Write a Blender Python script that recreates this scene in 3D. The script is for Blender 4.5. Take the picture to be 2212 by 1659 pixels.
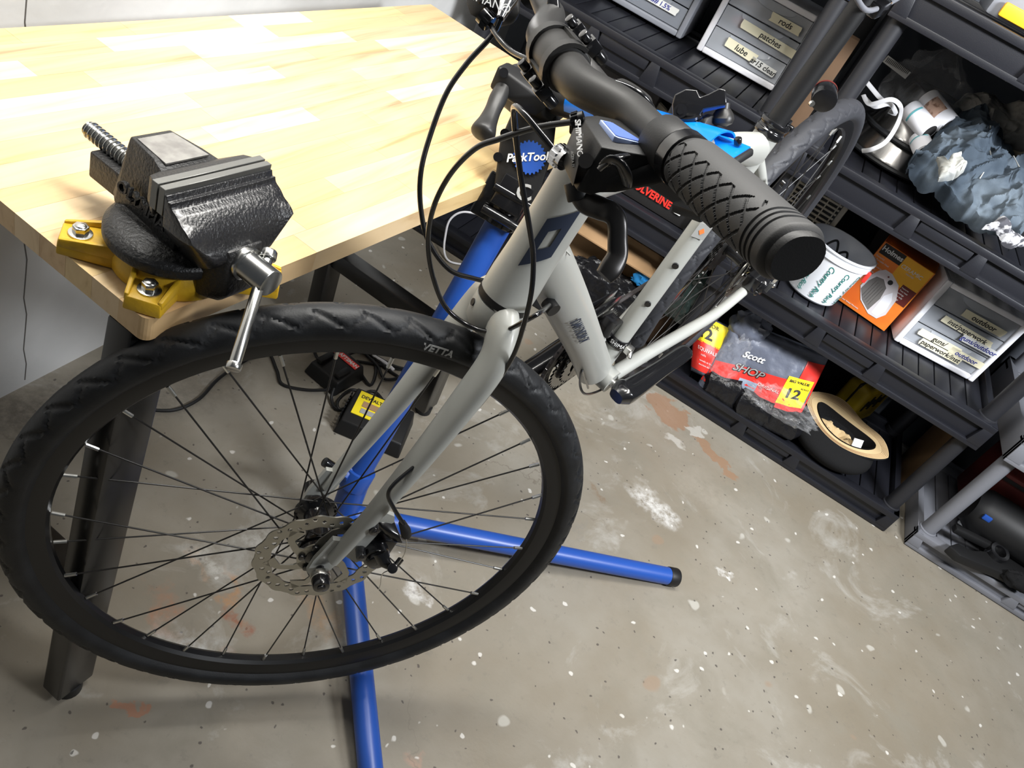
import bpy, bmesh, math, random
import numpy as np
from mathutils import Vector, Matrix, noise
random.seed(7)
V = Vector
PI = math.pi
for o in list(bpy.data.objects): bpy.data.objects.remove(o)
SC = bpy.context.scene
C = SC.collection

# ------------------------------------------------------------------ camera, world, lights, exposure
FPX, CX, CY = 1700.0, 1106.0, 829.5
RM = np.array([[0.82960443, 0.54696383, -0.1121921], [0.40999376, -0.46034772, 0.78739132], [0.3790272, -0.69922138, -0.60615826]])
KR = 1.25 / 1.55          # the room was laid out in units of 1.24 m; the bicycle in metres
GS = KR
CAM = np.array([0, 0, 1.55])
cam = bpy.data.cameras.new('camera'); camo = bpy.data.objects.new('camera', cam); C.objects.link(camo)
cam.sensor_width = 36; cam.sensor_fit = 'HORIZONTAL'; cam.lens = FPX / 2212 * 36
cam.clip_start = 0.02
mw = Matrix.Identity(4)
for i in range(3):
    mw[i][0] = RM[i, 0]; mw[i][1] = -RM[i, 1]; mw[i][2] = -RM[i, 2]; mw[i][3] = CAM[i] * KR
camo.matrix_world = mw
SC.camera = camo

w = bpy.data.worlds.new('world'); SC.world = w; w.use_nodes = True
w.node_tree.nodes['Background'].inputs[0].default_value = (0.82, 0.9, 1.0, 1)
w.node_tree.nodes['Background'].inputs[1].default_value = 0.055

def area(name, loc, target, sx, sy, power, col, spread=180):
    l = bpy.data.lights.new(name, 'AREA'); l.shape = 'RECTANGLE'; l.size = sx; l.size_y = sy
    l.energy = power; l.color = col; l.spread = math.radians(spread)
    o = bpy.data.objects.new(name, l); C.objects.link(o); o.location = loc
    o.rotation_euler = (V(target) - V(loc)).to_track_quat('-Z', 'Y').to_euler()
    return o
area('shop_light_tube', (0.25, 1.0, 2.2), (0.12, 0.95, 0), 1.2, 0.16, 27, (1.0, 0.97, 0.92))
area('shop_light_tube.001', (-0.46, 0.80, 1.95), (-0.52, 0.78, 0), 0.16, 0.9, 29, (1.0, 0.98, 0.93))
area('ceiling_lamp', (1.45, 0.75, 1.9), (0.25, 2.0, 0.75), 0.6, 0.25, 36, (0.93, 0.96, 1.0), 105)
SC.view_settings.view_transform = 'Standard'; SC.view_settings.look = 'None'
SC.view_settings.exposure = 0.0; SC.view_settings.gamma = 1.0; SC.view_settings.use_curve_mapping = False

# ------------------------------------------------------------------ coordinate helpers
def ray(px, py): return RM @ np.array([px - CX, py - CY, FPX])
def at(px, py, axis, val):
    r = ray(px, py); t = (val - CAM[axis]) / r[axis]
    return V(CAM + t * r)
# bike frame: origin bottom bracket, x forward, y left, z up
MB_ = np.array([[-0.2315626, 0.9727804, -0.00877827], [-0.95147988, -0.2283534, -0.20625411], [-0.20264451, -0.03940839, 0.97845909]])
OB = np.array([-0.04574714, 1.17595311, 0.47800702])
MS_ = np.array([[-0.74271008, 0.63956265, -0.19834657], [-0.63611985, -0.76640561, -0.08929714], [-0.20912504, 0.0598503, 0.97605566]])
CROWN = np.array([0.42565171, 0, 0.42613172]); AX = np.array([-0.3477247, 0, 0.93759668]); NB = np.array([AX[2], 0, -AX[0]])
HUBF = np.array([0.60996142, 0, 0.06974878]); HUBR = np.array([-0.435872, 0, 0.06974878]); SD = np.array([-0.27538819, 0, 0.96133311])
CW = MB_ @ CROWN + OB
def B(x, y, z): return V(MB_ @ np.array([x, y, z]) + OB)
def Bd(x, y, z): return V(MB_ @ np.array([x, y, z]))
def S(f, u, y): return V(MS_ @ (f * NB + u * AX + np.array([0, y, 0])) + CW)
def Sd(f, u, y): return V(MS_ @ (f * NB + u * AX + np.array([0, y, 0])))
def spx(px, py, y):
    n = MS_[:, 1]; r = ray(px, py); P0 = CW + n * y
    return V(CAM + r * ((P0 - CAM) @ n) / (r @ n))
def spt(px, py, y, d):
    p = spx(px, py, y); return p + (V(CAM) - p).normalized() * d
def bpx(px, py, y):
    n = MB_[:, 1]; r = ray(px, py); P0 = OB + n * y
    return V(CAM + r * ((P0 - CAM) @ n) / (r @ n))
def room():
    global GS, CAM
    GS = KR; CAM = np.array([0, 0, 1.55])
def metric():
    global GS, CAM
    GS = 1.0; CAM = np.array([0, 0, 1.25])
def frame(x, y):
    x = V(x).normalized(); z = x.cross(V(y)).normalized(); return Matrix((x, z.cross(x), z)).transposed()

# ------------------------------------------------------------------ materials
MATS = {}
def mat(name, col, rough=0.5, metal=0.0, bump=None, var=None, coat=0, trans=0, alpha=1, emit=0, spec=None, sss=0, coords='Object'):
    m = bpy.data.materials.new(name); m.use_nodes = True; nt = m.node_tree; b = nt.nodes['Principled BSDF']
    b.inputs['Base Color'].default_value = (*col, 1); b.inputs['Roughness'].default_value = rough; b.inputs['Metallic'].default_value = metal
    if coat: b.inputs['Coat Weight'].default_value = coat; b.inputs['Coat Roughness'].default_value = 0.15
    if trans: b.inputs['Transmission Weight'].default_value = trans
    if alpha < 1: b.inputs['Alpha'].default_value = alpha
    if spec is not None: b.inputs['Specular IOR Level'].default_value = spec
    if sss: b.inputs['Subsurface Weight'].default_value = sss; b.inputs['Subsurface Radius'].default_value = (.02, .02, .02)
    tc = nt.nodes.new('ShaderNodeTexCoord')
    if var:
        c2, sc, lo, hi = var
        n = nt.nodes.new('ShaderNodeTexNoise'); n.inputs['Scale'].default_value = sc; n.inputs['Detail'].default_value = 5
        nt.links.new(tc.outputs[coords], n.inputs['Vector'])
        r = nt.nodes.new('ShaderNodeMapRange'); r.inputs['From Min'].default_value = lo; r.inputs['From Max'].default_value = hi
        nt.links.new(n.outputs['Fac'], r.inputs['Value'])
        mx = nt.nodes.new('ShaderNodeMix'); mx.data_type = 'RGBA'
        mx.inputs[6].default_value = (*col, 1); mx.inputs[7].default_value = (*c2, 1)
        nt.links.new(r.outputs[0], mx.inputs[0]); nt.links.new(mx.outputs[2], b.inputs['Base Color'])
    if bump:
        sc, st, dist = bump
        n = nt.nodes.new('ShaderNodeTexNoise'); n.inputs['Scale'].default_value = sc; n.inputs['Detail'].default_value = 3
        nt.links.new(tc.outputs[coords], n.inputs['Vector'])
        bp = nt.nodes.new('ShaderNodeBump'); bp.inputs['Strength'].default_value = st; bp.inputs['Distance'].default_value = dist
        nt.links.new(n.outputs['Fac'], bp.inputs['Height']); nt.links.new(bp.outputs[0], b.inputs['Normal'])
    MATS[name] = m
    return m

M = {}
def dm(k, *a, **kw): M[k] = mat(k, *a, **kw)
dm('frame_paint', (0.36, 0.365, 0.34), 0.42, coat=.15, bump=(900, .05, .001))
dm('navy', (0.02, 0.028, 0.05), 0.45)
dm('black_matte', (0.009, 0.009, 0.0095), 0.5, spec=.35, bump=(700, .15, .0006))
dm('black_alloy', (0.017, 0.0165, 0.016), 0.42, spec=.4, bump=(1200, .08, .0004))
dm('black_gloss', (0.008, 0.008, 0.009), 0.16, coat=.5)
dm('black_rim', (0.007, 0.007, 0.0075), 0.36, spec=.4)
dm('rubber', (0.008, 0.0085, 0.0095), 0.52, spec=.35, bump=(500, .25, .0006), var=((0.014, 0.015, 0.017), 30, .4, .7))
dm('rubber_rear', (0.024, 0.025, 0.030), 0.6, bump=(500, .2, .0006))
dm('grip', (0.026, 0.026, 0.0265), 0.6, bump=(900, .2, .0004))
dm('steel', (0.62, 0.61, 0.58), 0.28, 1.0, bump=(300, .06, .0005))
dm('rotor_steel', (0.42, 0.41, 0.37), 0.36, 1.0, bump=(250, .08, .0004))
dm('chrome', (0.8, 0.8, 0.82), 0.12, 1.0)
dm('stainless', (0.8, 0.78, 0.75), 0.2, 1.0)
dm('nipple', (0.75, 0.75, 0.72), 0.3, 1.0)
dm('spoke_black', (0.016, 0.015, 0.014), 0.38)
dm('blue_paint', (0.016, 0.072, 0.34), 0.36, bump=(120, .05, .001))
dm('blue_bright', (0.0, 0.15, 0.62), 0.33)
dm('lever_dark', (0.035, 0.033, 0.032), 0.3, .55)
dm('blue_window', (0.09, 0.15, 0.42), 0.25, coat=.4)
dm('window_edge', (0.35, 0.45, 0.75), 0.3)
dm('white_print', (0.75, 0.75, 0.74), 0.5)
dm('grey_print', (0.32, 0.32, 0.31), 0.5)
dm('black_print', (0.015, 0.014, 0.014), 0.6)
dm('vise_black', (0.012, 0.012, 0.0135), 0.27, bump=(330, .55, .0016), coat=.35)
dm('vise_dark', (0.011, 0.011, 0.0115), 0.45, bump=(300, .7, .0018))
dm('machined', (0.4, 0.39, 0.37), 0.4, .9, bump=(200, .15, .0006), var=((0.28, 0.27, 0.26), 60, .4, .65))
dm('jaw_steel', (0.2, 0.2, 0.19), 0.42, .8, bump=(260, .2, .0006))
dm('zinc', (0.6, 0.6, 0.58), 0.22, 1.0, bump=(90, .06, .001))
dm('yellow_paint', (0.6, 0.36, 0.015), 0.45, bump=(160, .35, .0014), var=((0.42, 0.25, 0.015), 40, .5, .75))
dm('leg_black', (0.013, 0.0125, 0.012), 0.27, bump=(500, .06, .0004))
dm('shelf_plastic', (0.009, 0.0096, 0.0135), 0.42, bump=(600, .25, .0006))
dm('shelf_post', (0.013, 0.0135, 0.017), 0.5, bump=(600, .2, .0006))
dm('grey_plastic', (0.16, 0.165, 0.185), 0.5, bump=(500, .2, .0006))
dm('white_plastic', (0.86, 0.86, 0.9), 0.35)
dm('greyblue_plastic', (0.24, 0.25, 0.28), 0.4)
dm('drawer_clear', (0.62, 0.65, 0.7), 0.2, alpha=.42)
dm('drawer_clear_dark', (0.3, 0.32, 0.36), 0.22, alpha=.62)
dm('tape', (0.84, 0.79, 0.58), 0.6)
dm('tape_white', (0.75, 0.75, 0.72), 0.6)
dm('ink', (0.012, 0.012, 0.014), 0.6)
dm('ink_blue', (0.02, 0.03, 0.25), 0.6)
dm('bucket', (0.8, 0.82, 0.86), 0.35, alpha=.8)
dm('green_print', (0.01, 0.17, 0.14), 0.5)
dm('red', (0.55, 0.02, 0.02), 0.4)
dm('red_print', (0.75, 0.035, 0.025), 0.42)
dm('yellow_print', (0.82, 0.66, 0.02), 0.42)
dm('orange', (0.85, 0.16, 0.02), 0.5, var=((0.85, 0.27, 0.03), 6, .4, .6))
dm('maroon', (0.13, 0.018, 0.014), 0.5)
dm('orange_yellow', (0.9, 0.45, 0.02), 0.45)
dm('heater_white', (0.66, 0.62, 0.63), 0.45)
dm('heater_grey', (0.16, 0.15, 0.14), 0.5)
dm('cardboard', (0.36, 0.22, 0.11), 0.8, var=((0.28, 0.17, 0.08), 12, .4, .7))
dm('denim', (0.034, 0.05, 0.07), 0.9, bump=(700, .6, .001), var=((0.10, 0.125, 0.15), 9, .42, .7))
dm('camo', (0.3, 0.29, 0.27), 0.9, bump=(500, .5, .001), var=((0.1, 0.1, 0.1), 16, .48, .62))
dm('denim_light', (0.4, 0.4, 0.37), 0.9, bump=(700, .5, .001), var=((0.2, 0.22, 0.23), 20, .4, .7))
dm('plaid', (0.5, 0.5, 0.52), 0.9, var=((0.05, 0.05, 0.06), 60, .45, .55))
dm('cream', (0.7, 0.62, 0.47), 0.8)
dm('tan', (0.52, 0.38, 0.2), 0.8, bump=(400, .4, .0008))
dm('beige_plastic', (0.5, 0.45, 0.36), 0.5)
dm('black_fabric', (0.008, 0.008, 0.0085), 0.85, spec=.15, bump=(300, .5, .001))
dm('black_bag', (0.008, 0.008, 0.0095), 0.3, spec=.4, bump=(25, .9, .012))
dm('wrap', (0.85, 0.87, 0.9), 0.1, alpha=.05, bump=(45, 1.0, .01))
dm('towel_grey', (0.13, 0.145, 0.19), 0.35, bump=(30, .6, .006))
dm('towel_blue', (0.28, 0.33, 0.42), 0.4, bump=(30, .6, .006))
dm('tool_yellow', (0.5, 0.34, 0.015), 0.45)
dm('concrete_wall', (0.68, 0.68, 0.67), 0.75, bump=(30, .25, .004), var=((0.56, 0.56, 0.55), 3, .4, .7))
dm('shaded_wall', (0.06, 0.066, 0.078), 0.8, bump=(30, .2, .003), var=((0.04, 0.045, 0.055), 2, .4, .7))  # grey back wall; the shade behind the shelves is put into its base colour
dm('orange_mark', (0.8, 0.2, 0.05), 0.5)
dm('teal_print', (0.12, 0.42, 0.46), 0.5)
dm('skin_print', (0.55, 0.36, 0.27), 0.5, var=((0.2, 0.1, 0.06), 60, .5, .6))
dm('blue_cloth', (0.01, 0.2, 0.5), 0.7)
dm('dark_bag', (0.012, 0.018, 0.016), 0.2, bump=(25, .9, .012))
dm('strap_grey', (0.42, 0.42, 0.43), 0.45)
dm('board_brown', (0.10, 0.055, 0.026), 0.8, var=((0.07, 0.04, 0.02), 12, .4, .7))
dm('lamp_dark', (0.035, 0.03, 0.03), 0.5)

def wood(name, a, b, c):
    m = bpy.data.materials.new(name); m.use_nodes = True; nt = m.node_tree; p = nt.nodes['Principled BSDF']
    tc = nt.nodes.new('ShaderNodeTexCoord'); mp = nt.nodes.new('ShaderNodeMapping')
    mp.inputs['Scale'].default_value = (60, 3.2, 30); mp.inputs['Rotation'].default_value = (0, 0, -math.atan2(.0979, .9952))
    nt.links.new(tc.outputs['Object'], mp.inputs['Vector'])
    n = nt.nodes.new('ShaderNodeTexNoise'); n.inputs['Scale'].default_value = 1.0; n.inputs['Detail'].default_value = 7; n.inputs['Distortion'].default_value = .7
    nt.links.new(mp.outputs[0], n.inputs['Vector'])
    r = nt.nodes.new('ShaderNodeValToRGB'); e = r.color_ramp.elements
    e[0].position = .3; e[0].color = (*c, 1); e[1].position = .62; e[1].color = (*a, 1)
    e2 = e.new(.45); e2.color = (*b, 1)
    nt.links.new(n.outputs['Fac'], r.inputs['Fac']); nt.links.new(r.outputs[0], p.inputs['Base Color'])
    p.inputs['Roughness'].default_value = .42
    return m
WOODS = [wood('rubberwood_pale', (.70, .53, .32), (.66, .49, .28), (.54, .36, .19)),
         wood('rubberwood_honey', (.63, .44, .23), (.59, .40, .205), (.45, .28, .13)),
         wood('rubberwood_pink', (.64, .43, .27), (.59, .38, .22), (.43, .26, .14)),
         wood('rubberwood_cream', (.77, .62, .41), (.73, .57, .36), (.6, .44, .25)),
         wood('rubberwood_gold', (.68, .50, .25), (.64, .46, .22), (.5, .33, .15))]

# ------------------------------------------------------------------ mesh builder
OFF = {}
class MB:
    def __init__(s): s.v = []; s.f = []; s.m = []; s.cur = 0
    def add(s, vs, fs):
        b = len(s.v); s.v += [V(p) for p in vs]; s.f += [tuple(b + i for i in f) for f in fs]; s.m += [s.cur] * len(fs); return s
    def box(s, c, size, R=None):
        R = R or Matrix.Identity(3); c = V(c); x, y, z = [k / 2 for k in size]
        vs = [c + R @ V((sx * x, sy * y, sz * z)) for sx in (-1, 1) for sy in (-1, 1) for sz in (-1, 1)]
        return s.add(vs, [(0, 1, 3, 2), (4, 6, 7, 5), (0, 4, 5, 1), (2, 3, 7, 6), (0, 2, 6, 4), (1, 5, 7, 3)])
    def bar(s, a, b, wx, wy, up=(0, 0, 1)):
        a, b = V(a), V(b); z = (b - a); L = z.length; z.normalize(); x = V(up).cross(z)
        if x.length < 1e-4: x = V((1, 0, 0)).cross(z)
        x.normalize(); y = z.cross(x)
        return s.box((a + b) / 2, (wx, wy, L), Matrix((x, y, z)).transposed())
    def prism(s, poly, o, ex, ey, depth):
        o, ex, ey = V(o), V(ex), V(ey); n = ex.cross(ey).normalized(); k = len(poly)
        vs = [o + ex * p[0] + ey * p[1] for p in poly] + [o + ex * p[0] + ey * p[1] + n * depth for p in poly]
        return s.add(vs, [tuple(range(k - 1, -1, -1)), tuple(range(k, 2 * k))] + [(i, (i + 1) % k, k + (i + 1) % k, k + i) for i in range(k)])
    def sweep(s, pts, rad, n=14, up=None, caps=True, closed=False, power=2):
        pts = [V(p) for p in pts]; N = len(pts)
        if not isinstance(rad, (list, tuple)) or (isinstance(rad, tuple)): rad = [rad] * N
        T = []
        for i in range(N):
            a = pts[(i - 1) % N] if closed or i > 0 else pts[i]; b = pts[(i + 1) % N] if closed or i < N - 1 else pts[i]
            T.append((b - a).normalized())
        x = None; rings = []
        for i in range(N):
            if up is not None:
                u = V(up[i] if isinstance(up, list) else up); x = u.cross(T[i]); 
                if x.length < 1e-5: x = T[i].orthogonal()
            elif x is None: x = T[i].orthogonal()
            else: x = x - T[i] * x.dot(T[i])
            x.normalize(); y = T[i].cross(x); r = rad[i]; ra, rb = r if isinstance(r, tuple) else (r, r)
            ring = []
            for k in range(n):
                a = 2 * PI * k / n; ca, sa = math.cos(a), math.sin(a)
                if power != 2:
                    ca = math.copysign(abs(ca) ** (2 / power), ca); sa = math.copysign(abs(sa) ** (2 / power), sa)
                ring.append(pts[i] + x * ra * ca + y * rb * sa)
            rings.append(ring)
        vs = [p for r in rings for p in r]; fs = []
        for i in range(N if closed else N - 1):
            j = (i + 1) % N
            for k in range(n): fs.append((i * n + k, i * n + (k + 1) % n, j * n + (k + 1) % n, j * n + k))
        if caps and not closed: fs += [tuple(range(n - 1, -1, -1)), tuple((N - 1) * n + k for k in range(n))]
        return s.add(vs, fs)
    def cyl(s, a, b, r, r2=None, n=20): return s.sweep([a, b], [r, r2 if r2 is not None else r], n)
    def revolve(s, prof, o, ax, n=32, xdir=None, closed=False, caps=True):
        o, ax = V(o), V(ax).normalized(); x = V(xdir) if xdir is not None else ax.orthogonal(); x = (x - ax * x.dot(ax)).normalized(); y = ax.cross(x)
        vs = []; k = len(prof)
        for i in range(n):
            a = 2 * PI * i / n; d = x * math.cos(a) + y * math.sin(a)
            vs += [o + d * p[0] + ax * p[1] for p in prof]
        fs = []
        for i in range(n):
            j = (i + 1) % n
            for t in range(k if closed else k - 1):
                u = (t + 1) % k; fs.append((i * k + t, j * k + t, j * k + u, i * k + u))
        if caps and not closed:
            if prof[0][0] > 1e-6: fs.append(tuple(i * k for i in range(n - 1, -1, -1)))
            if prof[-1][0] > 1e-6: fs.append(tuple(i * k + k - 1 for i in range(n)))
        return s.add(vs, fs)
    def ball(s, c, r, n=14):
        R = r if isinstance(r, tuple) else (r, r, r); c = V(c); m = n // 2; vs = [c + V((0, 0, R[2]))]
        for i in range(1, m):
            for k in range(n):
                a, t = 2 * PI * k / n, PI * i / m; vs.append(c + V((R[0] * math.sin(t) * math.cos(a), R[1] * math.sin(t) * math.sin(a), R[2] * math.cos(t))))
        vs.append(c - V((0, 0, R[2]))); fs = [(0, 1 + k, 1 + (k + 1) % n) for k in range(n)]
        for i in range(m - 2):
            for k in range(n): fs.append((1 + i * n + k, 1 + (i + 1) * n + k, 1 + (i + 1) * n + (k + 1) % n, 1 + i * n + (k + 1) % n))
        l = len(vs) - 1; fs += [(l, l - n + (k + 1) % n, l - n + k) for k in range(n)]
        return s.add(vs, fs)
    def hull(s, pts):
        bm = bmesh.new()
        for p in pts: bm.verts.new(p)
        r = bmesh.ops.convex_hull(bm, input=bm.verts)
        bmesh.ops.delete(bm, geom=[g for g in r['geom_interior'] if isinstance(g, bmesh.types.BMVert)], context='VERTS')
        bmesh.ops.dissolve_limit(bm, angle_limit=.05, verts=bm.verts, edges=bm.edges)
        bm.verts.index_update(); s.add([v.co.copy() for v in bm.verts], [tuple(v.index for v in f.verts) for f in bm.faces]); bm.free(); return s
    def grid(s, F, nu, nv, u0=0, u1=1, v0=0, v1=1, back=None):
        vs = [F(u0 + (u1 - u0) * i / nu, v0 + (v1 - v0) * j / nv) for i in range(nu + 1) for j in range(nv + 1)]
        q = lambda i, j: i * (nv + 1) + j
        fs = [(q(i, j), q(i + 1, j), q(i + 1, j + 1), q(i, j + 1)) for i in range(nu) for j in range(nv)]
        if back is not None:
            n0 = len(vs); vs += [p + V(back) for p in vs[:]]
            fs += [tuple(n0 + k for k in reversed(f)) for f in fs[:]]
            bd = [q(i, 0) for i in range(nu)] + [q(nu, j) for j in range(nv)] + [q(i, nv) for i in range(nu, 0, -1)] + [q(0, j) for j in range(nv, 0, -1)]
            for a, b in zip(bd, bd[1:] + bd[:1]): fs.append((a, n0 + a, n0 + b, b))
        return s.add(vs, fs)
    def build(s, name, mats, parent=None, smooth=True, bevel=0, seg=2, loc=None, angle=38):
        me = bpy.data.meshes.new(name); off = V((0, 0, 0))
        if parent is not None: off = OFF[parent]
        elif loc is not None: off = V(loc)
        elif s.v:
            xs = [min(p[i] for p in s.v) for i in range(3)]; xe = [max(p[i] for p in s.v) for i in range(3)]
            off = V(((xs[0] + xe[0]) / 2, (xs[1] + xe[1]) / 2, xs[2]))
        if parent is None: off = off * GS
        me.from_pydata([p * GS - off for p in s.v], [], s.f)
        bm = bmesh.new(); bm.from_mesh(me)
        for i, f in enumerate(bm.faces): f.material_index = s.m[i]
        bmesh.ops.recalc_face_normals(bm, faces=bm.faces)
        if bevel:
            ed = [e for e in bm.edges if len(e.link_faces) == 2 and e.calc_face_angle(0) > math.radians(30)]
            bmesh.ops.bevel(bm, geom=ed, offset=bevel * GS, segments=seg, profile=.5, affect='EDGES', clamp_overlap=True)
        bm.to_mesh(me); bm.free()
        for m in (mats if isinstance(mats, (list, tuple)) else [mats]): me.materials.append(M[m] if isinstance(m, str) else m)
        if smooth:
            for p in me.polygons: p.use_smooth = True
            me.set_sharp_from_angle(angle=math.radians(angle))
        o = bpy.data.objects.new(name, me); C.objects.link(o)
        if parent is not None: o.parent = parent; OFF[o] = off
        else: o.location = off; OFF[o] = off
        return o

def cr(pts, k=6, closed=False):
    P = [V(p) for p in pts]; out = []; n = len(P)
    for i in range(n if closed else n - 1):
        if closed: a, b, c, d = P[(i - 1) % n], P[i], P[(i + 1) % n], P[(i + 2) % n]
        else: a, b, c, d = P[max(i - 1, 0)], P[i], P[i + 1], P[min(i + 2, n - 1)]
        for j in range(k):
            t = j / k
            out.append(.5 * ((2 * b) + (c - a) * t + (2 * a - 5 * b + 4 * c - d) * t * t + (3 * b - a - 3 * c + d) * t ** 3))
    if not closed: out.append(P[-1])
    return out
def crs(vals, k=6):
    def lift(v): return V((v[0], v[1], 0)) if isinstance(v, tuple) else V((v, v, 0))
    return [(max(p.x, 1e-4), max(p.y, 1e-4)) for p in cr([lift(v) for v in vals], k)]
def tag(o, label=None, cat=None, group=None, kind=None):
    if label: o['label'] = label
    if cat: o['category'] = cat
    if group: o['group'] = group
    if kind: o['kind'] = kind
    return o
def thing(name, label, cat, loc, group=None):
    o = bpy.data.objects.new(name, None); C.objects.link(o); o.location = V(loc) * GS; OFF[o] = V(loc) * GS; o.empty_display_size = .05
    return tag(o, label, cat, group)
def inst(src, name, parent, mat4):
    o = bpy.data.objects.new(name, src.data if hasattr(src, 'data') else src); C.objects.link(o); o.parent = parent
    o.matrix_local = Matrix.Translation(-OFF[parent]) @ Matrix.Scale(GS, 4) @ mat4; OFF[o] = OFF[parent]
    return o
def text(s, name, parent, size, o, ex, ey, m, extrude=.0003, align='CENTER', shear=0, warp=None, space=1, bold=0, xs=1):
    cu = bpy.data.curves.new('t', 'FONT'); cu.body = s; cu.size = size; cu.align_x = align; cu.align_y = 'CENTER'; cu.extrude = extrude
    cu.shear = shear; cu.space_character = space; cu.resolution_u = 3; cu.offset = bold
    to = bpy.data.objects.new('t', cu); C.objects.link(to)
    dg = bpy.context.evaluated_depsgraph_get(); me = bpy.data.meshes.new_from_object(to.evaluated_get(dg))
    C.objects.unlink(to); bpy.data.objects.remove(to); bpy.data.curves.remove(cu)
    ex = V(ex).normalized(); ey = V(ey); ey = (ey - ex * ey.dot(ex)).normalized(); ez = ex.cross(ey); o = V(o); off = OFF[parent]
    for v in me.vertices:
        c = v.co; c.x *= xs
        v.co = (warp(c.x, c.y, c.z) if warp else o + ex * c.x + ey * c.y + ez * c.z) * GS - off
    me.materials.clear(); me.materials.append(M[m])
    ob = bpy.data.objects.new(name, me); C.objects.link(ob); ob.parent = parent; OFF[ob] = off
    return ob
def fbm(p, sc=1.0, o=4): return noise.fractal(V(p) * sc, 1.0, 2.0, o)

# ------------------------------------------------------------------ setting: floor, walls
def floor_material():
    m = bpy.data.materials.new('stained_concrete'); m.use_nodes = True; nt = m.node_tree; p = nt.nodes['Principled BSDF']; L = nt.links.new
    tc = nt.nodes.new('ShaderNodeTexCoord'); co = tc.outputs['Object']
    def noise_(sc, det=5, rough=.55, dist=0, vec=co):
        n = nt.nodes.new('ShaderNodeTexNoise'); n.inputs['Scale'].default_value = sc; n.inputs['Detail'].default_value = det
        n.inputs['Roughness'].default_value = rough; n.inputs['Distortion'].default_value = dist; L(vec, n.inputs['Vector']); return n.outputs['Fac']
    def rng(v, a, b, c=0, d=1):
        r = nt.nodes.new('ShaderNodeMapRange'); r.inputs[1].default_value = a; r.inputs[2].default_value = b; r.inputs[3].default_value = c; r.inputs[4].default_value = d
        L(v, r.inputs[0]); return r.outputs[0]
    def mix(fac, a, b):
        x = nt.nodes.new('ShaderNodeMix'); x.data_type = 'RGBA'
        if isinstance(fac, float): x.inputs[0].default_value = fac
        else: L(fac, x.inputs[0])
        for i, k in ((6, a), (7, b)):
            if isinstance(k, tuple): x.inputs[i].default_value = (*k, 1)
            else: L(k, x.inputs[i])
        return x.outputs[2]
    def mth(op, a, b):
        x = nt.nodes.new('ShaderNodeMath'); x.operation = op
        for i, k in ((0, a), (1, b)):
            if isinstance(k, (int, float)): x.inputs[i].default_value = k
            else: L(k, x.inputs[i])
        x.use_clamp = op in ('MULTIPLY',); return x.outputs[0]
    base = mix(rng(noise_(2.6, 6), .38, .64), (.225, .197, .152), (.29, .27, .23))
    base = mix(rng(noise_(1.7, 5, .6, .5), .42, .66, 0, .85), base, (.20, .172, .128))
    base = mix(rng(noise_(7, 6, .6, .4), .5, .72), base, (.215, .195, .155))
    base = mix(rng(noise_(4.3, 7, .65, .8), .56, .7, 0, .7), base, (.43, .42, .39))
    base = mix(rng(noise_(38, 4, .7), .58, .78, 0, .55), base, (.16, .145, .12))
    # paint splashes and specks
    def specks(sc, thr, gate, col, base, amt=.85):
        v = nt.nodes.new('ShaderNodeTexVoronoi'); v.inputs['Scale'].default_value = sc; v.inputs['Randomness'].default_value = 1
        add = nt.nodes.new('ShaderNodeVectorMath'); add.operation = 'ADD'; nn = nt.nodes.new('ShaderNodeTexNoise'); nn.inputs['Scale'].default_value = sc * .8
        L(co, nn.inputs['Vector']); sc2 = nt.nodes.new('ShaderNodeVectorMath'); sc2.operation = 'SCALE'; sc2.inputs[3].default_value = .9 / sc
        L(nn.outputs['Color'], sc2.inputs[0]); L(co, add.inputs[0]); L(sc2.outputs[0], add.inputs[1]); L(add.outputs[0], v.inputs['Vector'])
        d = rng(v.outputs['Distance'], thr, thr * .7); g = nt.nodes.new('ShaderNodeSeparateColor'); L(v.outputs['Color'], g.inputs[0])
        k = mth('MULTIPLY', d, mth('GREATER_THAN', g.outputs[0], gate)); k = mth('MULTIPLY', k, amt)
        return mix(k, base, col)
    base = specks(16, .2, .8, (.5, .485, .44), base, .6)
    base = specks(42, .22, .9, (.68, .66, .62), base, .7)
    base = specks(70, .2, .86, (.06, .05, .045), base, .8)
    base = specks(9, .16, .84, (.27, .19, .13), base, .6)
    dn = nt.nodes.new('ShaderNodeTexNoise'); dn.inputs['Scale'].default_value = 26; dn.inputs['Detail'].default_value = 6; L(co, dn.inputs['Vector'])
    dn2 = nt.nodes.new('ShaderNodeVectorMath'); dn2.operation = 'SUBTRACT'; L(dn.outputs['Color'], dn2.inputs[0]); dn2.inputs[1].default_value = (.5, .5, .5)
    dn3 = nt.nodes.new('ShaderNodeVectorMath'); dn3.operation = 'SCALE'; L(dn2.outputs[0], dn3.inputs[0]); dn3.inputs[3].default_value = .11
    wob = nt.nodes.new('ShaderNodeVectorMath'); wob.operation = 'ADD'; L(co, wob.inputs[0]); L(dn3.outputs[0], wob.inputs[1])
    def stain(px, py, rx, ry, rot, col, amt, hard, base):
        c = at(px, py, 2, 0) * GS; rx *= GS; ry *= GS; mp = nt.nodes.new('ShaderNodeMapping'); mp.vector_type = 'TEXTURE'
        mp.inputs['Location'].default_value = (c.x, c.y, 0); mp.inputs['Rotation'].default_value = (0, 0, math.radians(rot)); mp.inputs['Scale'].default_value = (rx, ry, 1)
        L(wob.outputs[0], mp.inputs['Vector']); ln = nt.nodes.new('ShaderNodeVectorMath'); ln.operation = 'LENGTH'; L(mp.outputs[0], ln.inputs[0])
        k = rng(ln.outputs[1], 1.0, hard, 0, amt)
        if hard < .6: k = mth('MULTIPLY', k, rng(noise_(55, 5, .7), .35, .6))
        return mix(k, base, col)
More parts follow.
